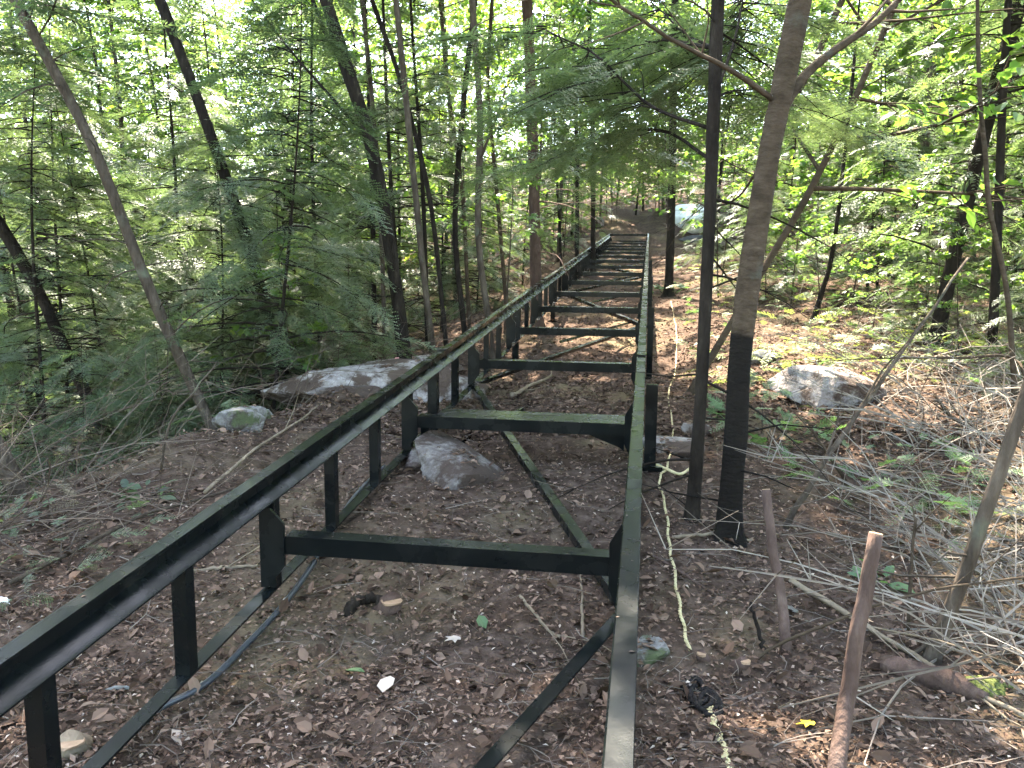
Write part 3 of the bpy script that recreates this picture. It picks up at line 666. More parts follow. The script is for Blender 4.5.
# --- background stand: hemlocks and broadleaved saplings on both sides of the cutting
r2 = np.random.default_rng(99)
MARKS = [(0, 'at the left edge'), (90, 'behind the leaning brown trunk'), (215, 'around the slanting dark hemlock trunk'), (320, 'just left of the charcoal trunk'), (395, 'just right of the charcoal trunk'),
         (465, 'among the thin trunks left of the track'), (530, 'around the reddish trunk'), (610, 'above the far track end'), (700, 'around the white boulder'), (770, 'behind the thickest right-hand trunk'),
         (850, 'behind the flat boulder'), (935, 'around the slanting dark trunk at the right'), (1024, 'at the right edge')]
def where(x, y):
    d = np.linalg.inv(M) @ (np.array([x, y, 1.55 + TA * y]) - CAM); px = CX + F_PX * d[0] / d[2]
    return min(MARKS, key=lambda q: abs(q[0] - px))[1] + (', near row' if y < 11 else ', middle row' if y < 20 else ', far row')
def clear_of(pts, x, y, d): return all((x - a) ** 2 + (y - b) ** 2 > d * d for a, b in pts)
pts = []
cnt = dict(h=0, b=0, l=0)
for att in range(6000):
    y = 6.5 + 33 * r2.random() ** 1.2; x = r2.uniform(-.98, .56) * (y + 1)
    left = x < -3.1 - .02 * y; right = x > (2.6 if y < 12 else 2.0) + .03 * y
    if not (left or right):
        if not (y > 34 and r2.random() < .6): continue
    if right and y < 19 and x < 1.4 + .20 * y: continue                              # the sunny opening right of the track
    if not clear_of(pts, x, y, .85 + y * .022): continue
    q = r2.random(); pts.append((x, y)); side = 'left' if x < -.7 else 'right'
    if left and y < 15: q = q * .74
    if q < (.36 if left else .26):
        if cnt['h'] > 40: continue
        plain_tree('hemlock_tree', 'tall hemlock ' + where(x, y), 'tree', x, y, HEM if y < 13 else HEMF, cnt['h'], r2.uniform(.75, 1.2), 'bark_dark', 'tall hemlocks on the %s' % side); cnt['h'] += 1
    elif q < (.72 if left else .55):
        if cnt['l'] > 58: continue
        plain_tree('young_hemlock', 'young hemlock leafy to the ground ' + where(x, y), 'tree', x, y, LOWH if y < 18 else HEMF[2:], cnt['l'], r2.uniform(.8, 1.35), 'bark_dark', 'young hemlocks on the %s' % side); cnt['l'] += 1
    else:
        if cnt['b'] > 74: continue
        lst = STAND
        plain_tree('broadleaf_tree', 'slender leafy tree ' + where(x, y), 'tree', x, y, lst, cnt['b'], r2.uniform(.8, 1.3), 'bark', 'leafy trees on the %s' % side); cnt['b'] += 1
for (x, y, k, s_, lb) in ((-2.75, 10.3, 1, .85, 'hemlock with sprays reaching over the left rail from among the thin trunks'), (3.6, 14.6, 0, .8, 'hemlock with sprays hanging behind the thickest right-hand trunk'),
                          (-2.2, 21.5, 0, 1.1, 'hemlock hanging over the far left rail'), (1.9, 24.5, 1, 1.1, 'hemlock hanging over the far right rail')):
    plain_tree('hemlock_tree', lb, 'tree', x, y, HEM, k, s_, 'bark_dark')
for (x, y, k, s_, lb) in ((3.9, 20.5, 0, .9, 'leafy tree right of the far track behind the slim dark trunk'), (4.6, 17.0, 0, .8, 'leafy tree at the back of the sunny opening'), (3.4, 21.5, 1, .9, 'leafy tree behind the fork of the thickest trunk'), (-.3, 39.0, 2, 1.0, 'broad leafy tree centred above the track end'), (1.9, 44.0, 2, 1.2, 'great leafy tree high behind the white boulder'), (1.0, 36.0, 1, 1.1, 'leafy tree left of the white boulder'),
                          (-1.5, 34.0, 0, .8, 'leafy tree on the slope just left beyond the track end'), (.4, 36.5, 1, .8, 'leafy tree on the slope straight beyond the track end'), (3.4, 34.0, 0, .8, 'leafy tree on the slope right of the white boulder'), (-3.6, 31.0, 1, .8, 'leafy tree beside the far left rail'),
                          (3.2, 27.0, 0, .8, 'leafy tree beside the far right rail'), (.6, 41.0, 2, .8, 'tall leafy tree farthest up the slope beyond the track'), (-2.6, 26.0, 0, .7, 'leafy sapling leaning over the far left rail'), (2.9, 40.0, 2, .8, 'tall leafy tree behind the white boulder'), (-2.0, 45., 2, 1., 'tallest leafy tree beyond the track end')):
    plain_tree('broadleaf_tree', lb, 'tree', x, y, STAND, k, s_, 'bark')
for (x, y, k, s_, lb) in ((-.6, 37.5, 0, 1.0, 'hemlock on the slope straight beyond the track end'), (-3.2, 35.0, 1, 1.0, 'hemlock on the slope left of the track end'), (4.6, 37.5, 0, .9, 'hemlock on the slope right of the white boulder'), (-1.6, 41, 1, 1.1, 'tall hemlock farthest up the slope beyond the track')):
    plain_tree('hemlock_tree', lb, 'tree', x, y, HEMF, k, s_, 'bark_dark')
for (x, y, k, s_, lb) in ((-2.6, 24.6, 0, 1.0, 'tall leafy tree leaning over the far left rail'), (-2.5, 29.0, 1, 1.0, 'tall leafy tree by the last bars of the left rail'), (2.0, 27.2, 0, .95, 'tall leafy tree by the last bars of the right rail'), (-2.0, 34.6, 1, 1.0, 'tall leafy tree just beyond the left corner of the track end'), (.7, 34.4, 0, .9, 'tall leafy tree left beside the white boulder'), (-2.7, 20.2, 1, .9, 'tall leafy tree beside the left rail two thirds along')):
    plain_tree('broadleaf_tree', lb, 'tree', x, y, TALL, k, s_, 'bark')
for k in range(16):                                                # big hemlocks closing the stand on the left
    y = 13.5 + k * .95; x = -(y + 1) * (.38 + .55 * ((k * .618) % 1)); plain_tree('hemlock_tree', 'big dense hemlock ' + where(x, y), 'tree', x, y, HEMF, k, 1.1 + .3 * ((k * .37) % 1), 'bark_dark', 'tall hemlocks on the left')
# hand-placed near foliage
for (x, y, k, s_, lb) in ((-5.2, 6.4, 2, 1.0, 'bushy dark hemlock at the left edge behind the leaning trunks'), (-4.4, 8.0, 0, 1.0, 'young hemlock with low sprays left of the charcoal trunk'),
                          (-6.6, 8.6, 2, 1.1, 'hemlock filling the upper left corner'), (-3.9, 10.6, 1, 1.0, 'small hemlock behind the thin trunks left of the track'), (-5.6, 8.0, 0, 1.1, 'hemlock spray-clad to the ground between the two left leaning trunks'),
                          (-4.2, 6.6, 1, .6, 'little hemlock at the foot of the leaning brown trunk'), (-3.6, 9.0, 1, .8, 'little hemlock at the foot of the charcoal trunk'),
                          (3.2, 7.2, 1, .55, 'little hemlock in the brush at the right edge'), (2.9, 9.4, 1, .5, 'little feathery hemlock behind the flat boulder'), (1.75, 14.5, 1, .8, 'young hemlock right of the black trunk by the far rail'), (1.5, 22.0, 1, .8, 'young hemlock beside the far right rail'), (-3.7, 6.0, 1, .5, 'little hemlock in the brush just below the row of bank stones'), (-4.1, 5.4, 1, .55, 'little hemlock in the brush at the foot of the left leaning trunks'), (-3.35, 7.4, 1, .5, 'little hemlock between the leaning brown trunk and the pale ledge'), (-4.9, 5.3, 1, .65, 'feathery hemlock at the left edge above the tan trunk foot'), (-3.6, 8.1, 0, .8, 'feathery hemlock before the slanting dark hemlock trunk'), (4.2, 8.0, 0, .8, 'feathery hemlock at the right edge over the brush'), (5.0, 10.5, 2, 1.0, 'hemlock with drooping sprays in the upper right corner'), (4.1, 9.6, 1, .9, 'young hemlock left of the slanting dark trunk at the right'),
                          (3.4, 13.2, 0, 1.1, 'airy hemlock right of the sunny opening'), (-3.0, 14.5, 1, 1.1, 'low hemlock left of the far bars of the track'), (2.6, 16.5, 2, 1.0, 'hemlock behind the sunny opening')):
    plain_tree('young_hemlock', lb, 'tree', x, y, LOWH, k, s_, 'bark_dark')
for (x, y, k, s_, lb) in ((-1.95, 11.4, 0, .72, 'sapling with flat bright leaf sprays hanging over the left rail midway'), (1.25, 15.2, 0, .68, 'sapling with flat bright leaf sprays before the black trunk at the far right rail'), (2.3, 11.6, 1, .6, 'low bright shrub in the middle of the sunny bank'), (2.9, 12.6, 1, .75, 'bright shrub at the back of the sunny bank'), (1.9, 14.0, 1, .6, 'low bright shrub at the left end of the sunny bank'), (3.1, 9.8, 1, .8, 'bright green shrub at the right end of the sunny bank'), (-2.7, 12.5, 0, .9, 'large-leaved sapling with flat sprays overhanging the far left rail'), (1.5, 17.5, 0, .9, 'large-leaved sapling overhanging the far track end from the right'), (-3.3, 7.6, 1, .7, 'sapling with a few big bright leaves left of the charcoal trunk'),
                          (3.3, 10.6, 1, .8, 'bright green leafy bush behind the flat boulder'), (3.0, 8.6, 1, .55, 'low bright bush between the flat boulder and the slanting dark trunk'), (3.5, 8.0, 1, .6, 'low leafy bush at the right edge behind the brush'), (2.6, 10.2, 1, .5, 'little leafy bush just behind the flat boulder'), (-1.3, 34.2, 1, 1.2, 'bright bush just beyond the left corner of the track end'), (.2, 35.0, 1, 1.3, 'bright bush straight beyond the track end'), (-2.6, 32.6, 1, 1.2, 'bright bush beside the far left rail end'), (3.3, 33.4, 1, 1.2, 'bright bush right of the white boulder'), (.9, 38.0, 0, 1.2, 'large-leaved tree above the slope beyond the track end'), (-1.9, 37.6, 0, 1.3, 'large-leaved tree left above the slope beyond the track end'), (4.0, 9.0, 1, .7, 'bright leafy bush beside the slanting dark trunk at the right'), (-2.9, 17.0, 0, 1.0, 'large-leaved sapling behind the reddish trunk'), (2.2, 13.4, 1, .9, 'leafy bush at the back of the sunny opening')):
    plain_tree('broadleaf_tree', lb, 'tree', x, y, BIGL, k, s_, 'bark')

# far woodland: nobody could count it
n = 85000; d_ = r2.uniform(36, 75, n); a_ = r2.uniform(-.88, .62, n)
fx, fy = d_ * np.sin(a_), d_ * np.cos(a_); fz = r2.uniform(0, 1, n) ** 1.1 * (14 + 9 * (.5 + .5 * vn(fx * .15, fy * .15, 0, 5)))
keep = vn(fx * .35, fy * .35, fz * .4, 8) > -.25
fx, fy, fz = fx[keep], fy[keep], fz[keep]; n = len(fx)
ls = r2.uniform(.24, .52, n)
nm = 120000; d3 = r2.uniform(20, 38, nm); a3 = r2.uniform(-.85, .6, nm); mx3, my3 = d3 * np.sin(a3), d3 * np.cos(a3); mz3 = 1 + 15 * r2.uniform(0, 1, nm)
k3 = (vn(mx3 * .5, my3 * .5, mz3 * .6, 28) > .0) & (np.abs(mx3 + .3) > 4.0); mx3, my3, mz3 = mx3[k3], my3[k3], mz3[k3]
fx, fy, fz, ls = np.concatenate([fx, mx3]), np.concatenate([fy, my3]), np.concatenate([fz, mz3]), np.concatenate([ls, r2.uniform(.12, .28, len(mx3))])
nb_ = 30000; d2 = r2.uniform(6.5, 32, nb_); a2 = r2.uniform(.80, 2 * np.pi - 1.05, nb_); bx, by = d2 * np.sin(a2), d2 * np.cos(a2); bz = .4 + 14 * r2.uniform(0, 1, nb_)   # the wood goes on round the viewpoint
k2 = (vn(bx * .35, by * .35, bz * .4, 18) > -.2) & ~((by > 0) & (np.abs(bx) < 1.0 * np.abs(by) + 2)); bx, by, bz = bx[k2], by[k2], bz[k2]
fx, fy, fz, ls = np.concatenate([fx, bx]), np.concatenate([fy, by]), np.concatenate([fz, bz]), np.concatenate([ls, r2.uniform(.25, .5, len(bx))]); n = len(fx)
V, Fa = batch(LEAF_S, LEAF_SF, rots(n, .6, r2), np.stack([fx, fy, gz(fx, fy) + fz], -1), ls)
put('distant_woodland', mk('distant_woodland', V, Fa, MAT['leafy_far']), label='pale green mass of sunlit woodland far behind and around the trees', cat='woodland', kind='stuff')

# ------------------------------------------------------------------ rocks
ROCK_TOPS = []
def rock(name, label, cat, px, py, size, mat='rock', seed=0, yaw=0., flat=.25, sink=.35, loc=None, tilt=(0, 0)):
    """a broken, angular stone: points on a sphere pushed out to a few random facets"""
    p = np.array(loc) if loc is not None else gp(px, py); r = np.random.default_rng(seed)
    nu, nv_ = 44, 26; th = np.linspace(0, 2 * np.pi, nu, endpoint=False); ph = np.linspace(0, np.pi, nv_)
    T2, P2 = np.meshgrid(th, ph); D = np.stack([np.sin(P2) * np.cos(T2), np.sin(P2) * np.sin(T2), np.cos(P2)], -1).reshape(-1, 3)
    nf = 12; Nn = r.normal(0, 1, (nf, 3)); Nn /= np.linalg.norm(Nn, axis=1, keepdims=True); hh = r.uniform(.62, .95, nf)
    Nn = np.concatenate([Nn, [[0, 0, 1], [0, 0, -1]]]); hh = np.concatenate([hh, [.8, .8]])
    dd = D @ Nn.T; tt = np.where(dd > .08, hh / np.maximum(dd, .08), 9).min(1); tt = np.minimum(tt, 1.5)
    tt = tt * (1 + .035 * fbm(D[:, 0] * 2.5 + seed, D[:, 1] * 2.5, D[:, 2] * 2.5, 4, seed))
    tt = tt * (1 + .025 * np.abs(fbm(D[:, 0] * 6, D[:, 1] * 6 + seed, D[:, 2] * 9, 3, seed + 9)))
    V = D * tt[:, None] * np.array(size) * .5
    i = np.arange(nv_ - 1)[:, None] * nu; j = np.arange(nu)[None]; j2 = (j + 1) % nu
    F4 = np.stack([i + j, i + j2, i + nu + j2, i + nu + j], -1).reshape(-1, 4)[:, ::-1]
    lo_ = np.array([p[0], p[1], p[2] + size[2] * (.5 - sink)]); o = put(name, mk(name, V, F4, MAT[mat], 'angle'), loc=lo_, label=label, cat=cat); o.rotation_euler = (*tilt, yaw)
    if p[1] < 14:                                                  # dead leaves lodge on its upper faces
        Rm = np.array(o.rotation_euler.to_matrix()); W = V @ Rm.T + lo_; F_ = F4; nrm = np.cross(W[F_[:, 2]] - W[F_[:, 0]], W[F_[:, 3]] - W[F_[:, 1]]); ar = np.linalg.norm(nrm, axis=1) + 1e-9
        up_ = np.where(nrm[:, 2] / ar > .72)[0]; c_ = W[F_[up_]].mean(1); c_ = c_[c_[:, 2] > gz(c_[:, 0], c_[:, 1]) - .005]
        if len(c_): c_ = c_[r.integers(0, len(c_), int(90 * size[0] * size[1] / .3) + 12)]; k_ = vn(c_[:, 0] * 5, c_[:, 1] * 5, 0, seed) > -.05; ROCK_TOPS.append(c_[k_] + r.normal(0, .008, (k_.sum(), 3)) * [1, 1, .2])
    return o
rock('boulder', 'flat pale boulder with a dark undercut end on the right', 'rock', 835, 395, (.98, .52, .34), 'rock_clean', 15, -.25, sink=.32, tilt=(.16, .14))
rock('rock', 'mossy stone touching the left end of the flat pale boulder', 'rock', 765, 362, (.34, .3, .22), 'rock_moss', 2, .4)
rock('rock', 'large pale ledge stone under the track beyond the second crossbar', 'rock', 462, 470, (.48, .70, .32), 'rock', 53, .3, sink=.58, tilt=(.14, .10))
rock('rock', 'pale stepped stone left of the ledge stone under the track', 'rock', 428, 462, (.32, .42, .26), 'rock', 54, .9, sink=.55, tilt=(-.1, .15))
rock('rock', 'bluish white stone at the foot of the black leg beside the rope', 'rock', 664, 452, (.34, .42, .16), 'rock_clean', 5, .2, sink=.4)
rock('rock', 'small pale stone right of the rope and behind the slim dark trunk', 'rock', 692, 434, (.17, .12, .12), 'rock_clean', 6, .2)
rock('rock', 'greenish grey stone half buried at the right edge of the near right rail', 'rock', 643, 655, (.13, .18, .09), 'rock_moss', 7, .2, sink=.5)
rock('rock', 'flat pale outcrop left of the track below the charcoal trunk', 'rock', 388, 386, (1.7, .85, .40), 'ledge', 8, .35, sink=.50, tilt=(.06, -.04))
rock('rock', 'pale outcrop edge touching the left rail beside the charcoal trunk', 'rock', 412, 374, (.8, .7, .36), 'ledge', 9, 1.0, sink=.45)
rock('rock', 'flat grey slab on top of the bank left of the pale outcrop', 'rock', 345, 392, (.7, .45, .16), 'rock', 10, .2, sink=.55)
for k, (px, py, s_, lb) in enumerate(((-2.62, 5.05, .34, 'lowest mossy stone of the row edging the bank'), (-2.72, 5.45, .32, 'second mossy stone up the row edging the bank'), (-2.80, 5.85, .28, 'third stone up the row edging the bank, pale'),
                                     (-2.86, 6.3, .28, 'fourth stone up the row edging the bank'), (-2.88, 6.8, .26, 'topmost small stone of the row edging the bank'))):
    rock('rock', lb, 'rock', 0, 0, (s_, s_ * .9, s_ * .7), 'rock_moss' if k < 2 else 'rock_clean', 20 + k, k * .7, sink=.25, loc=(px, py, float(gz(px, py))))
rock('boulder', 'bright white boulder on the slope beyond the far track end', 'rock', 0, 0, (1.45, 1.1, 1.35), 'rock_white', 36, .5, sink=.12, loc=(1.75, 32.6, float(gz(1.75, 32.6))))
rock('boulder', 'dark stone slab lying at the foot of the white boulder', 'rock', 0, 0, (1.5, .6, .42), 'rock_dark', 32, -.2, sink=.3, loc=(1.95, 31.7, float(gz(1.95, 31.7))))
rock('boulder', 'grey boulder in the brush right of the white boulder', 'rock', 745, 250, (1.3, 1.0, .8), 'rock', 33, .3, sink=.4)
rock('rock', 'small white stone on the slope left of the far track end', 'rock', 598, 226, (.45, .4, .5), 'rock_clean', 34, .3, sink=.2)

# ------------------------------------------------------------------ hose, rope, ribbon
P = [gp(px, py, .02) for px, py in ((96, 775), (150, 722), (205, 690), (250, 648), (285, 608), (315, 566), (345, 515), (362, 492), (385, 470))]
P = spline(P, 70); m = MB(); m.tube(P - P[0], .0115, 8); put('hose', m.mesh('hose', MAT['hose'], True), loc=P[0], label='black hose lying on the soil along the left lower beam', cat='hose')
def rope(name, pix, label, rr=.0050, lift=.012, amp=.004):
    Q = [gp(px, py, lift) for px, py in pix]; n = 320; Q = spline(Q, n)
    Q[:, 0] += amp * np.sin(np.linspace(0, 95, n)) + amp * np.sin(np.linspace(0, 31, n)); Q[:, 2] = gz(Q[:, 0], Q[:, 1]) + lift
    tg = np.gradient(Q, axis=0); tg /= np.linalg.norm(tg, axis=1, keepdims=True); sd = np.cross(tg, [0, 0, 1]); sd /= np.linalg.norm(sd, axis=1, keepdims=True); up = np.cross(sd, tg)
    ln = np.concatenate([[0], np.cumsum(np.linalg.norm(np.diff(Q, axis=0), axis=1))]); m = MB()
    for s_ in range(3):
        a = ln / .075 * 2 * np.pi + s_ * 2.094; m.tube(Q - Q[0] + (sd * np.cos(a)[:, None] + up * np.sin(a)[:, None]) * rr * .75, rr * .72, 6)
    return put(name, m.mesh(name, MAT['rope'], True), loc=Q[0], label=label, cat='rope')
rope('rope', [(671, 302), (677, 345), (668, 395), (673, 430), (668, 462), (660, 482), (666, 520), (672, 560), (679, 610), (690, 655)], 'twisted yellow rope running along the ground right of the track')
rope('rope', [(709, 706), (714, 730), (724, 752), (730, 785)], 'smooth yellow rope end at the bottom edge right of the track', amp=0.004)
m = MB(); P = np.array([gp(px, py, .02) for px, py in ((655, 470), (668, 474), (680, 478), (690, 472))]); P = spline(P, 12); m.tube(P - P[0], .009, 6)
put('ribbon', m.mesh('ribbon', MAT['rope'], True), loc=P[0], label='short yellow strap scrap at the foot of the slim dark trunk', cat='strap')
p = at(404, 358, 8.2); m = MB()
for k in range(3): m.tube(np.array([[0, 0, 0], [.025 + .01 * k, .01 * k, .03], [.05, .02, .012 - .02 * k], [.07, -.01 * k, -.02 * k]]), .010, 4)
put('marker_tape', m.mesh('marker_tape', MAT['pink'], True), loc=(p[0] - .08, p[1] - .1, float(gz(p[0] - .08, p[1] - .1)) + .12), label='pink marker tape at the foot of the charcoal trunk', cat='tape')

# ------------------------------------------------------------------ sticks, stakes, stumps
def stick(name, label, cat, pix, wpx, mat='bark_tan', lift=.0, Y=None, end=.6, seed=0, cut=False, forks=3, sides=8):
    """pix: pixels; the first lies on the ground; Y: distance of the following ones when they stand clear of it (None = on the ground)"""
    r = np.random.default_rng(seed); Q = []
    for k, q in enumerate(pix):
        if len(q) == 3: Q.append(at(q[0], q[1], q[2]))
        else: Q.append(gp(q[0], q[1], lift))
    Q = np.array(Q); S = spline(Q, 16); r0 = wpx * .5 * np.linalg.norm(Q[0] - CAM) / F_PX * .93
    S[1:-1] += r.normal(0, r0 * (.05 if cut else .25), (14, 3)); S[:, 2] = np.maximum(S[:, 2], gz(S[:, 0], S[:, 1]) + r0 * .5)
    if any(len(q) == 3 for q in pix): S[0, 2] -= .05
    b = S[0].copy(); m = MB(); m.tube(S - b, np.linspace(r0, r0 * end, 16), sides, rough=.08 if cut else .16, seed=seed)
    for _ in range(forks):
        k = r.integers(3, 15); dv = S[min(k + 1, 15)] - S[k - 1]; dv /= np.linalg.norm(dv); dv = dv + r.normal(0, .55, 3); l_ = r.uniform(.08, .35)
        m.tube(np.array([S[k], S[k] + dv * l_ * .5 + r.normal(0, .015, 3), S[k] + dv * l_]) - b, [r0 * .4, r0 * .3, r0 * .12], 4, cap=False)
    o = put(name, m.mesh(name, MAT[mat], True), loc=b, label=label, cat=cat)
    if cut:
        m = MB(); d = S[-1] - S[-2]; d /= np.linalg.norm(d); e = S[-1] - b; m.tube([e - d * .002, e + d * .003], r0 * end * .93, 12); put('cut_end', m.mesh('cut_end', MAT['cut']), o)
    return o
a = gp(835, 775); stick('stake', 'thick sawn-off brown stake standing at the bottom right', 'stake', [(833, 795), (846, 705, a[1] + .06), (860, 620, a[1] + .10), (876, 534, a[1] + .14)], 17, 'bark_red', end=.8, cut=True, forks=0, seed=1, sides=12)
a = gp(786, 652); stick('stake', 'leaning debarked pinkish stake in front of the thickest trunk', 'stake', [(787, 655), (782, 600, a[1] + .1), (773, 550, a[1] + .16), (766, 490, a[1] + .24)], 11, 'bark_red', end=.85, forks=0, seed=2, sides=10, cut=True)
a = gp(765, 655); stick('stick', 'short charred stick poking up left of the pinkish stake', 'stick', [(765, 656), (758, 630, a[1] + .03), (751, 602, a[1] + .05)], 5, 'bark_dark', forks=0, seed=3)
a = gp(784, 528); stick('pole', 'long thin tan pole leaning up to the right in front of the flat boulder', 'pole', [(784, 529), (835, 445, a[1] + .25), (885, 375, a[1] + .5), (968, 258, a[1] + .95)], 7, 'bark', end=.4, forks=4, seed=4)
stick('fallen_branch', 'long pale fallen branch running down to the right edge behind the thick stake', 'branch', [(790, 585), (850, 622), (905, 655), (960, 690), (1030, 728)], 6, 'bark_tan', .02, forks=5, seed=5)
a = gp(760, 640); stick('twig', 'thin pale twig arching over the litter between the stakes and the right edge', 'twig', [(745, 660), (850, 615, a[1] - .1), (935, 590, a[1] - .1), (1030, 577, a[1] - .1)], 3.4, 'bark_smooth', forks=3, seed=6)
a = gp(908, 632); stick('twig', 'thin upright dead stem right of the thick stake', 'twig', [(908, 632), (911, 570, a[1] + .02), (916, 518, a[1] + .03)], 4, 'bark_smooth', forks=2, seed=7)
a = gp(912, 655); stick('twig', 'dark twig arching to the right edge above the rotten log', 'twig', [(905, 658), (945, 640, a[1] - .03), (990, 655, a[1] - .06), (1030, 690, a[1] - .1)], 5, 'bark', forks=3, seed=8)
a = gp(848, 482); stick('twig', 'short pale twig below the tan leaning pole', 'twig', [(848, 484), (825, 450, a[1]), (811, 428, a[1])], 4, 'bark_smooth', forks=2, seed=9)
a = gp(900, 430); stick('fallen_branch', 'bleached branch reaching out to the right edge above the brush', 'branch', [(1040, 470), (1000, 435, a[1] - .2), (955, 420, a[1]), (935, 395, a[1] + .1)], 6, 'bark_smooth', forks=6, seed=10)
a = gp(900, 430); stick('twig', 'thin horizontal pale twig at the right edge by the flat boulder', 'twig', [(1040, 480), (1020, 364, a[1]), (960, 358, a[1]), (890, 358, a[1])], 4, 'bark_smooth', forks=4, seed=11)
a = gp(900, 480); stick('twig', 'grey twig crossing the brush below the bleached branch', 'twig', [(1035, 560), (990, 500, a[1] - .3), (930, 470, a[1]), (860, 470, a[1])], 4, 'bark_smooth', forks=5, seed=12)
stick('stick', 'thin stick lying across the ground before the thickest trunk', 'stick', [(672, 541), (710, 538), (752, 543)], 4, 'bark_tan', .012, forks=1, seed=13)
stick('stick', 'pinkish stick slanting down from the right rail toward the rope', 'stick', [(648, 556), (680, 575), (716, 600)], 3.5, 'bark_red', .012, forks=1, seed=14)
stick('stick', 'pale stick lying beyond the near left rail', 'stick', [(186, 577), (220, 572), (258, 569)], 5, 'bark_tan', .012, forks=1, seed=15)
stick('twig', 'long bare twig lying on the bank above the left rail', 'twig', [(205, 498), (255, 455), (300, 425), (318, 410)], 4, 'bark_tan', .03, forks=4, seed=16)
a = gp(205, 480); stick('twig', 'curved pale twig rising from the brush before the leaning brown trunk', 'twig', [(160, 470), (172, 420, a[1] - .1), (195, 390, a[1]), (217, 362, a[1] + .1)], 2.6, 'bark', forks=3, seed=17)
a = gp(240, 400); stick('twig', 'arched pale twig above the row of bank stones', 'twig', [(236, 392), (250, 372, a[1]), (275, 358, a[1]), (300, 353, a[1])], 4, 'bark_tan', forks=2, seed=18)
stick('stick', 'thin stick lying under the first crossbar', 'stick', [(520, 600), (545, 630), (560, 642)], 3.5, 'bark_tan', .012, forks=2, seed=19)
stick('stick', 'upright-looking thin stick on the soil near the first brace', 'stick', [(583, 640), (582, 605), (581, 578)], 4, 'bark_tan', .012, forks=0, seed=20)
stick('fallen_branch', 'short pale branch lying on dark soil under the third crossbar', 'branch', [(512, 400), (535, 388), (552, 380)], 5, 'bark_tan', .04, forks=4, seed=21)
stick('fallen_branch', 'grey branch lying in shade below the leaning brown trunk', 'branch', [(85, 447), (115, 440), (148, 432)], 6, 'bark_tan', .03, forks=3, seed=22)
stick('fallen_branch', 'dark fallen branch crossing the lower left brush', 'branch', [(10, 590), (70, 560), (150, 520), (235, 495)], 5, 'bark', .03, forks=5, seed=23)
a = gp(352, 612)
stick('root', 'gnarled dark root poking out of the soil beside the small cut stump', 'root', [(348, 616), (358, 603, a[1] + .05), (372, 597, a[1] + .07), (384, 604, a[1] + .03)], 13, 'bark_dark', end=.5, forks=0, seed=31)
def stump(name, label, px, py, rpx, h, seed, mat='bark_red', tilt=(0, 0)):
    p = gp(px, py); r_ = rpx * np.linalg.norm(p - CAM) / F_PX; m = MB(); zz = np.linspace(-.08, h, 7)
    m.tube(np.stack([tilt[0] * zz, tilt[1] * zz, zz], -1), r_ * (1 + .5 * np.exp(-np.maximum(zz, 0) / (h * .4))), 12, rough=.25, seed=seed)
    o = put(name, m.mesh(name, MAT[mat], True), loc=p, label=label, cat='stump'); c = MB(); e = np.array([tilt[0] * h, tilt[1] * h, h])
    if mat in ('bark_dark', 'bark_smooth'): return o
    c.tube([e - [0, 0, .004], e + [0, 0, .003]], r_ * 1.02, 12, rough=.2, seed=seed); put('cut_face', c.mesh('cut_face', MAT['cut']), o); return o
stump('stump', 'small cut stump on the soil just inside the left lower beam under the first crossbar', 388, 610, 10, .05, 1, tilt=(.5, -.6))
stump('stump', 'pale stump block at the bottom left corner under the left rail', 74, 752, 10, .04, 3, 'bark_tan', tilt=(.3, -.7))
stump('stump', 'orange cut sapling stub right of the rope end', 738, 668, 5, .04, 4, tilt=(.5, -.7))
stump('stump', 'tiny orange cut stub touching the twisted rope end', 703, 662, 4.5, .03, 5, tilt=(-.3, -.7))
# rotten log
P = np.array([gp(px, py, .02) for px, py in ((880, 672), (915, 680), (950, 690), (985, 706))]); P = spline(P, 14); m = MB(); m.tube(P - P[0], np.array([.02, .035, .04, .042, .045, .04, .045, .05, .045, .04, .04, .035, .03, .02]) * .9, 12, rough=.5, seed=8)
put('rotten_log', m.mesh('rotten_log', MAT['bark_red'], True), loc=P[0], label='short rotten log with peeling bark at the lower right', cat='log')
m = MB(); p = gp(699, 690); V_ = []
rr = np.random.default_rng(4)
for k in range(5):
    a = np.linspace(0, 5.5, 18); m.tube(np.stack([.035 * np.cos(a + k) + .012 * k - .02, .05 * np.sin(a + k) * 1.5 - .03 * k, .004 + .003 * k + .004 * np.sin(a * 2)], -1), .009, 6)
put('cord_coil', m.mesh('cord_coil', MAT['char'], True), loc=p, label='small black coil lying between the two yellow rope ends', cat='cord')

# single leaves and scraps that stand out
def scrap(name, label, cat, px, py, sz, mat, seed, shape=None):
    r = np.random.default_rng(seed); p = gp(px, py, .016); s_ = sz * np.linalg.norm(p - CAM) / F_PX
    V, Fa = batch(LEAF if shape is None else shape[0], LEAF_F if shape is None else shape[1], rots(1, .25, r), np.zeros((1, 3)), np.array([s_]))
    V = np.concatenate([V, V - [0, 0, .002]]); n_ = len(V) // 2; Fa = np.concatenate([Fa, Fa[:, ::-1] + n_])
    return put(name, mk(name, V, Fa, MAT[mat]), loc=p, label=label, cat=cat)
scrap('leaf', 'bright yellow fallen leaf left of the thick stake', 'leaf', 818, 727, 24, 'yellow', 1, (MAPLE, MAPLE_F))
scrap('leaf', 'long pale upright fallen leaf on the soil below the first crossbar', 'leaf', 383, 698, 30, 'chip', 2)
scrap('leaf', 'pale fallen leaf by the bottom of the near left post', 'leaf', 105, 694, 26, 'pale', 3)
scrap('leaf', 'tan fallen leaf right of the black hose at the bottom', 'leaf', 172, 735, 26, 'chip', 4)
scrap('scrap', 'white scrap lying at the left edge of the picture', 'scrap', 6, 600, 20, 'pale', 5, (MAPLE, MAPLE_F))
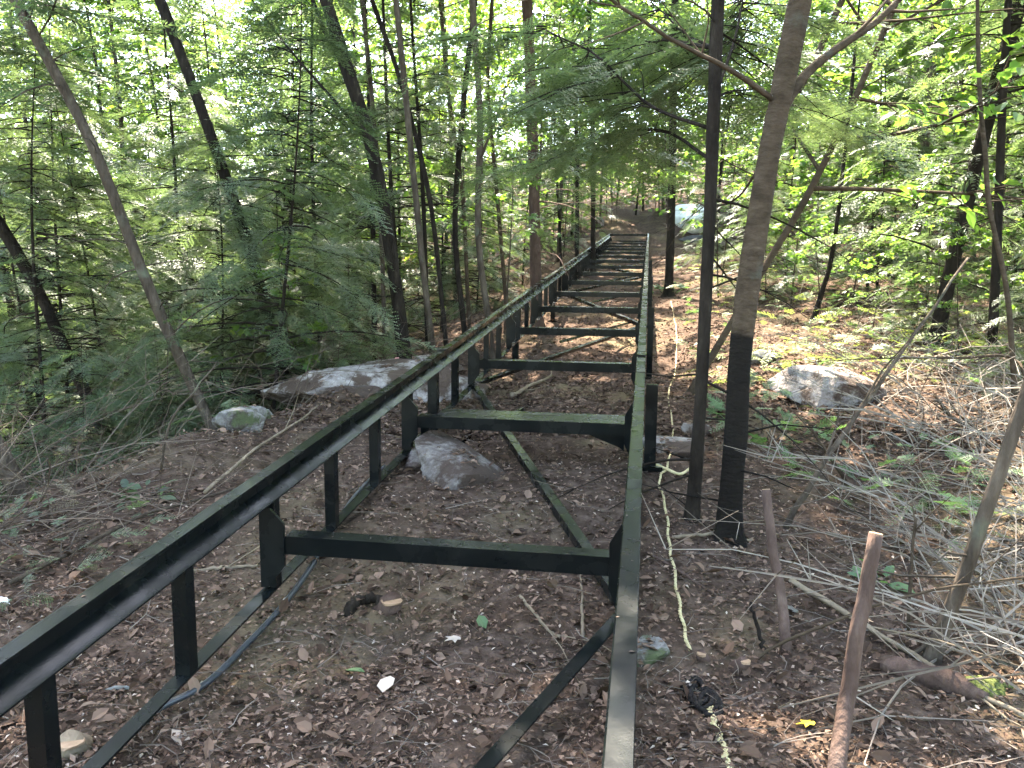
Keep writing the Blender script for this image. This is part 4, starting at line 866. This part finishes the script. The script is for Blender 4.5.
scrap('scrap', 'white chip of wood left of the thick stake', 'scrap', 800, 620, 24, 'pale', 6, (MAPLE, MAPLE_F))
scrap('leaf', 'pale torn leaf in the middle of the soil below the first crossbar', 'leaf', 462, 640, 24, 'chip', 7, (MAPLE, MAPLE_F))
scrap('leaf', 'small green leaf right of the pale torn leaf', 'leaf', 486, 633, 20, 'herb', 8)
scrap('leaf', 'pale leaf beyond the near left rail close to the post top', 'leaf', 75, 662, 20, 'chip', 9)
scrap('leaf', 'green blade of leaf on the soil at the lower middle', 'leaf', 345, 675, 22, 'herb', 10)

# ------------------------------------------------------------------ small plants
def plant(name, label, px, py, sprays, size, kind='frond', seed=0, spread=.3, mat='herb', loc=None):
    r = np.random.default_rng(seed); p = gp(px, py) if loc is None else np.array(loc); n = sprays
    v, f = (frond(r, fine=True) if kind == 'frond' else (LEAF, LEAF_F) if kind == 'leaf' else (MAPLE, MAPLE_F))
    rad = spread * np.sqrt(r.uniform(0, 1, n)); a = r.uniform(0, 6.28, n); xy = np.stack([rad * np.cos(a), rad * np.sin(a)], -1)
    z = gz(p[0] + xy[:, 0], p[1] + xy[:, 1]) - p[2] + r.uniform(.02, .6, n) * size
    R = yaw_frames(a + r.normal(0, .6, n), r.uniform(-.1, .8, n), r.normal(0, .4, n))
    V, Fa = batch(v, f, R, np.concatenate([xy, z[:, None]], 1), size * r.uniform(.6, 1.3, n)); root = put(name, None, loc=p, label=label, cat='plant')
    put('foliage', mk('foliage', V, Fa, MAT[mat]), root); m = MB()
    for k in range(0, n, max(1, n // 14)):
        e = np.array([*xy[k], z[k]]); b0 = np.array([xy[k][0] * .3, xy[k][1] * .3, float(gz(p[0] + xy[k][0] * .3, p[1] + xy[k][1] * .3)) - p[2] - .03])
        m.tube([b0, (b0 + e) / 2 + [0, 0, .02], e], [.004, .003, .002], 4, cap=False)
    put('stem', m.mesh('stem', MAT['twig']), root); return root
plant('hemlock_seedling', 'low feathery green seedlings right of the thickest trunk, below the flat boulder', 762, 440, 60, .36, 'frond', 1, .42)
plant('hemlock_seedling', 'grey green seedlings in the brush under the tan leaning pole', 868, 492, 40, .32, 'frond', 2, .5)
plant('shrub', 'bluish green shrub on the bank left of the charcoal trunk', 322, 372, 40, .6, 'frond', 3, .35)
plant('herb', 'small pale green herb on the bank beyond the left rail', 148, 498, 22, .075, 'leaf', 4, .12, 'hem')
plant('herb', 'pale green herb at the left edge above the lower brush', 12, 525, 26, .09, 'maple', 5, .2, 'hem')
plant('shrub', 'bright yellow green bush right of the flat boulder', 905, 335, 90, .12, 'maple', 6, .55)
plant('fern', 'leafy green plant at the foot of the black trunk beside the far right rail', 668, 292, 40, .16, 'leaf', 7, .35)
plant('herb', 'small green blades between the pinkish stake and the thick stake', 880, 585, 12, .10, 'leaf', 8, .08)
plant('hemlock_seedling', 'yellowish seedlings in the sunny opening behind the thickest trunk', 795, 300, 40, .6, 'frond', 9, .8)
plant('hemlock_seedling', 'dark seedlings in the lower left brush below the leaning brown trunk', 90, 470, 60, .35, 'frond', 10, .7, 'hem')
plant('hemlock_seedling', 'dark green seedlings at the left edge beyond the tan trunk foot', 60, 560, 40, .28, 'frond', 11, .5, 'hem')
# moss cushion
p = gp(985, 690); th = np.linspace(0, 6.283, 20, endpoint=False); rr_ = np.array([0, .4, .75, 1.0]); V = [[0, 0, .03]]
for q in rr_[1:]:
    for a in th: V.append([q * .10 * math.cos(a) * (1 + .3 * math.sin(a * 3)), q * .075 * math.sin(a),   .03 * (1 - q * q) - (.03 if q == 1 else 0) + .007 * math.sin(a * 5 + q * 9)])
F3 = [[0, 1 + k, 1 + (k + 1) % 20] for k in range(20)]; F4 = [[1 + a * 20 + k, 1 + (a + 1) * 20 + k, 1 + (a + 1) * 20 + (k + 1) % 20, 1 + a * 20 + (k + 1) % 20] for a in range(2) for k in range(20)]
put('moss_cushion', mk('moss_cushion', V, [np.array(F3), np.array(F4)], MAT['moss'], True), loc=p, label='yellow green moss cushion at the lower right edge', cat='moss')

# ------------------------------------------------------------------ litter, twigs and dry brush: nobody could count them
r3 = np.random.default_rng(5)
def floor_pts(n, x0, x1, y0, y1, pw=1.6):
    y = y0 + (y1 - y0) * r3.uniform(0, 1, n) ** pw; x = r3.uniform(-.98, .54, n) * (y + .35)
    return x, y
def scatter(name, n, mat, smin, smax, shape, label, cat, tilt=.35, thr=-2, ys=(.9, 15), xs=(-9, 9), lift=.008, stretch=1.0, sc_n=1.2):
    x, y = floor_pts(n, xs[0], xs[1], *ys); k = vn(x * sc_n, y * sc_n, 0, 61) > thr; x, y = x[k], y[k]; n = len(x)
    s_ = r3.uniform(smin, smax, n); S3 = np.stack([s_ * stretch, s_ * r3.uniform(.6, 1.2, n), s_ * r3.uniform(.4, 3.0, n)], -1)
    V, Fa = batch(shape[0], shape[1], rots(n, tilt, r3), np.stack([x, y, gz(x, y) + r3.uniform(.002, lift + .01, n)], -1), S3)
    return put(name, mk(name, V, Fa, MAT[mat]), label=label, cat=cat, kind='stuff')
scatter('leaf_litter', 150000, 'litter', .009, .034, (LEAF_S, LEAF_SF), 'brown dead leaves and crumbs covering the forest floor', 'leaf litter')
scatter('leaf_litter', 60000, 'litter', .03, .075, (LEAF_S, LEAF_SF), 'dead leaves on the ground farther along the track', 'leaf litter', ys=(5.5, 30))
c_ = np.concatenate(ROCK_TOPS); n_ = len(c_); V, Fa = batch(LEAF_S, LEAF_SF, rots(n_, .25, r3), c_ + [0, 0, .004], r3.uniform(.015, .05, n_)); put('leaf_litter', mk('leaf_litter', V, Fa, MAT['litter']), label='dead leaves lodged on top of the stones', cat='leaf litter', kind='stuff')
q_ = [np.array(tk(XR0 + .052 * r3.random(), y_, .9995)) for y_ in r3.uniform(.8, 9, 40)] + [np.array(tk(XL0 + .052 * r3.random(), y_, .9995)) for y_ in r3.uniform(.8, 9, 30)] + [np.array(tk(r3.uniform(-1.34, -.11), RY[k_] + r3.uniform(-.03, .03), 1.249)) for k_ in r3.integers(1, 5, 60)]
q_ = np.array(q_); V, Fa = batch(LEAF_S, LEAF_SF, rots(len(q_), .12, r3), q_ + [0, 0, .0015], r3.uniform(.006, .017, len(q_))); put('leaf_litter', mk('leaf_litter', V, Fa, MAT['twig']), label='tiny leaf crumbs lying on the rails and crossbars', cat='leaf litter', kind='stuff')
scatter('leaf_litter', 7000, 'litter', .04, .075, (LEAF, LEAF_F), 'larger curled dead leaves strewn over the forest floor', 'leaf litter', tilt=.45)
scatter('wood_chips', 6000, 'chip', .008, .026, (LEAF_S, LEAF_SF), 'pale wood chips strewn over the dark soil', 'wood chips')
def twigs(name, n, label, cat, xs, ys, lmin, lmax, rmin, rmax, rise, mat='twig', region=None, seg=4, fork=0):
    x, y = floor_pts(n, xs[0], xs[1], *ys); m = MB()
    if region is not None: k = region(x, y); x, y = x[k], y[k]
    for a, b in zip(x, y):
        az = r3.uniform(0, 6.28); l_ = r3.uniform(lmin, lmax); el = r3.uniform(0, rise); t = np.linspace(0, 1, seg); d = np.array([math.cos(az), math.sin(az)])
        bend = r3.normal(0, .22); X = a + d[0] * t * l_ - d[1] * bend * t * t * l_; Y_ = b + d[1] * t * l_ + d[0] * bend * t * t * l_
        Z = gz(X, Y_) + .006 + t * l_ * el * (1.1 - .55 * t); rr = r3.uniform(rmin, rmax); Q = np.stack([X, Y_, Z], -1)
        m.tube(Q, np.linspace(rr, rr * .35, seg), 3, cap=False)
        for _ in range(fork):
            k = r3.integers(1, seg); dv = r3.normal(0, 1, 3) * [1, 1, .5] + np.array([d[0], d[1], el]); dv /= np.linalg.norm(dv); m.tube([Q[k], Q[k] + dv * l_ * r3.uniform(.12, .4)], [rr * .5, rr * .15], 3, cap=False)
    return put(name, m.mesh(name, MAT[mat]), label=label, cat=cat, kind='stuff')
tv, tf, off = [], [], 0
for k in range(10):
    mb = MB(); t = np.linspace(0, 1, 5); q = np.stack([t, r3.normal(0, .10) * t * t * 8 + .9 * r3.normal(0, .05, 5), np.abs(r3.normal(0, .5, 5)) * np.sin(t * 3.1)], -1); q[:, 1:] *= [.9, .02]
    mb.tube(q, np.linspace(.011, .004, 5), 3, cap=False); e = q[2 + k % 2]; mb.tube([e, e + [.22, .16 * (-1) ** k, .02]], [.006, .002], 3, cap=False)
    bv = np.concatenate(mb.v); bf = np.concatenate(mb.f4); x, y = floor_pts(1000, 0, 0, .9, 13); n_ = len(x); l_ = r3.uniform(.03, .26, n_) * r3.uniform(.5, 1, n_)
    V, Fa = batch(bv, bf, rots(n_, .12, r3), np.stack([x, y, gz(x, y) + r3.uniform(.004, .02, n_)], -1), l_); tv.append(V); tf.append(Fa + off); off += len(V)
put('twig_litter', mk('twig_litter', np.concatenate(tv), np.concatenate(tf), MAT['twig']), label='fine dead twigs and roots scattered over the soil', cat='twigs', kind='stuff')
twigs('dry_brush', 3500, 'tangle of pale dead twigs standing in the brush on the right', 'brush', (1, 10), (2.2, 11), .3, 1.2, .0016, .0075, 1.0, region=lambda x, y: (x > .75 + .14 * y) & (y > 2.6), seg=6, fork=7, mat='twig_pale')
twigs('dry_brush', 1900, 'dark tangle of dead twigs below the bank on the left', 'brush', (-10, -1.5), (3.0, 13), .4, 1.4, .002, .0055, 1.1, region=lambda x, y: x < -2.75, seg=6, fork=6, mat='twig_brown')
# low green and dry sprays over the brush
def sprays(name, n, mat, label, reg, ys, xs, sz=(.35, .8), fine=True):
    x, y = floor_pts(n, xs[0], xs[1], *ys); k = reg(x, y); x, y = x[k], y[k]; n = len(x); v, f = frond(r3, fine=fine)
    R = yaw_frames(r3.uniform(0, 6.28, n), r3.uniform(-.1, .6, n), r3.normal(0, .4, n)); V, Fa = batch(v, f, R, np.stack([x, y, gz(x, y) + r3.uniform(.01, .3, n)], -1), r3.uniform(*sz, n))
    return put(name, mk(name, V, Fa, MAT[mat]), label=label, cat='ground cover', kind='stuff')
sprays('ground_cover', 2200, 'herb', 'low grey green ground cover on the right', lambda x, y: (x > np.where(y > 7.5, .5, .8 + .10 * y)) & (vn(x * .8, y * .8, 0, 71) > np.where(y > 7, -.25, .05)), (3.9, 22), (1, 9), (.22, .5))
sprays('ground_cover', 4200, 'bank', 'pale yellow green low plants on the sunny bank right of the far track', lambda x, y: (x > .45) & (x < 1.0 + .34 * y) & (vn(x * .6, y * .6, 0, 77) > -.35), (7.5, 24), (1, 9), (.25, .6), fine=False)
sprays('ground_cover', 900, 'hem', 'dark green ground cover below the bank on the left', lambda x, y: (x < -2.7), (4.4, 15), (-11, -2), (.2, .45))
sprays('dry_needles', 700, 'hem_dry', 'brown dead hemlock sprays in the left-hand brush', lambda x, y: (x < -2.6), (3.4, 13), (-10, -1.5), (.15, .4))
sprays('dry_needles', 800, 'hem_dry', 'brown dead sprays in the right-hand brush', lambda x, y: (x > 1.1 + .1 * y), (2.8, 12), (1, 9), (.15, .4))

# ------------------------------------------------------------------ damp air under the trees
hz = MB(); hz.box((-180, -180, -60), (180, 180, 45)); hzm, nt, N, L, P = mat_new('haze'); N.remove(P)
pv = N.new('ShaderNodeVolumePrincipled'); pv.inputs['Color'].default_value = (.93, .97, .95, 1); pv.inputs['Density'].default_value = .00015; pv.inputs['Anisotropy'].default_value = .5
L.new(pv.outputs[0], N['Material Output'].inputs['Volume'])
put('haze', hz.mesh('haze', hzm), label='thin pale haze hanging in the air between the trees', cat='haze', kind='stuff')
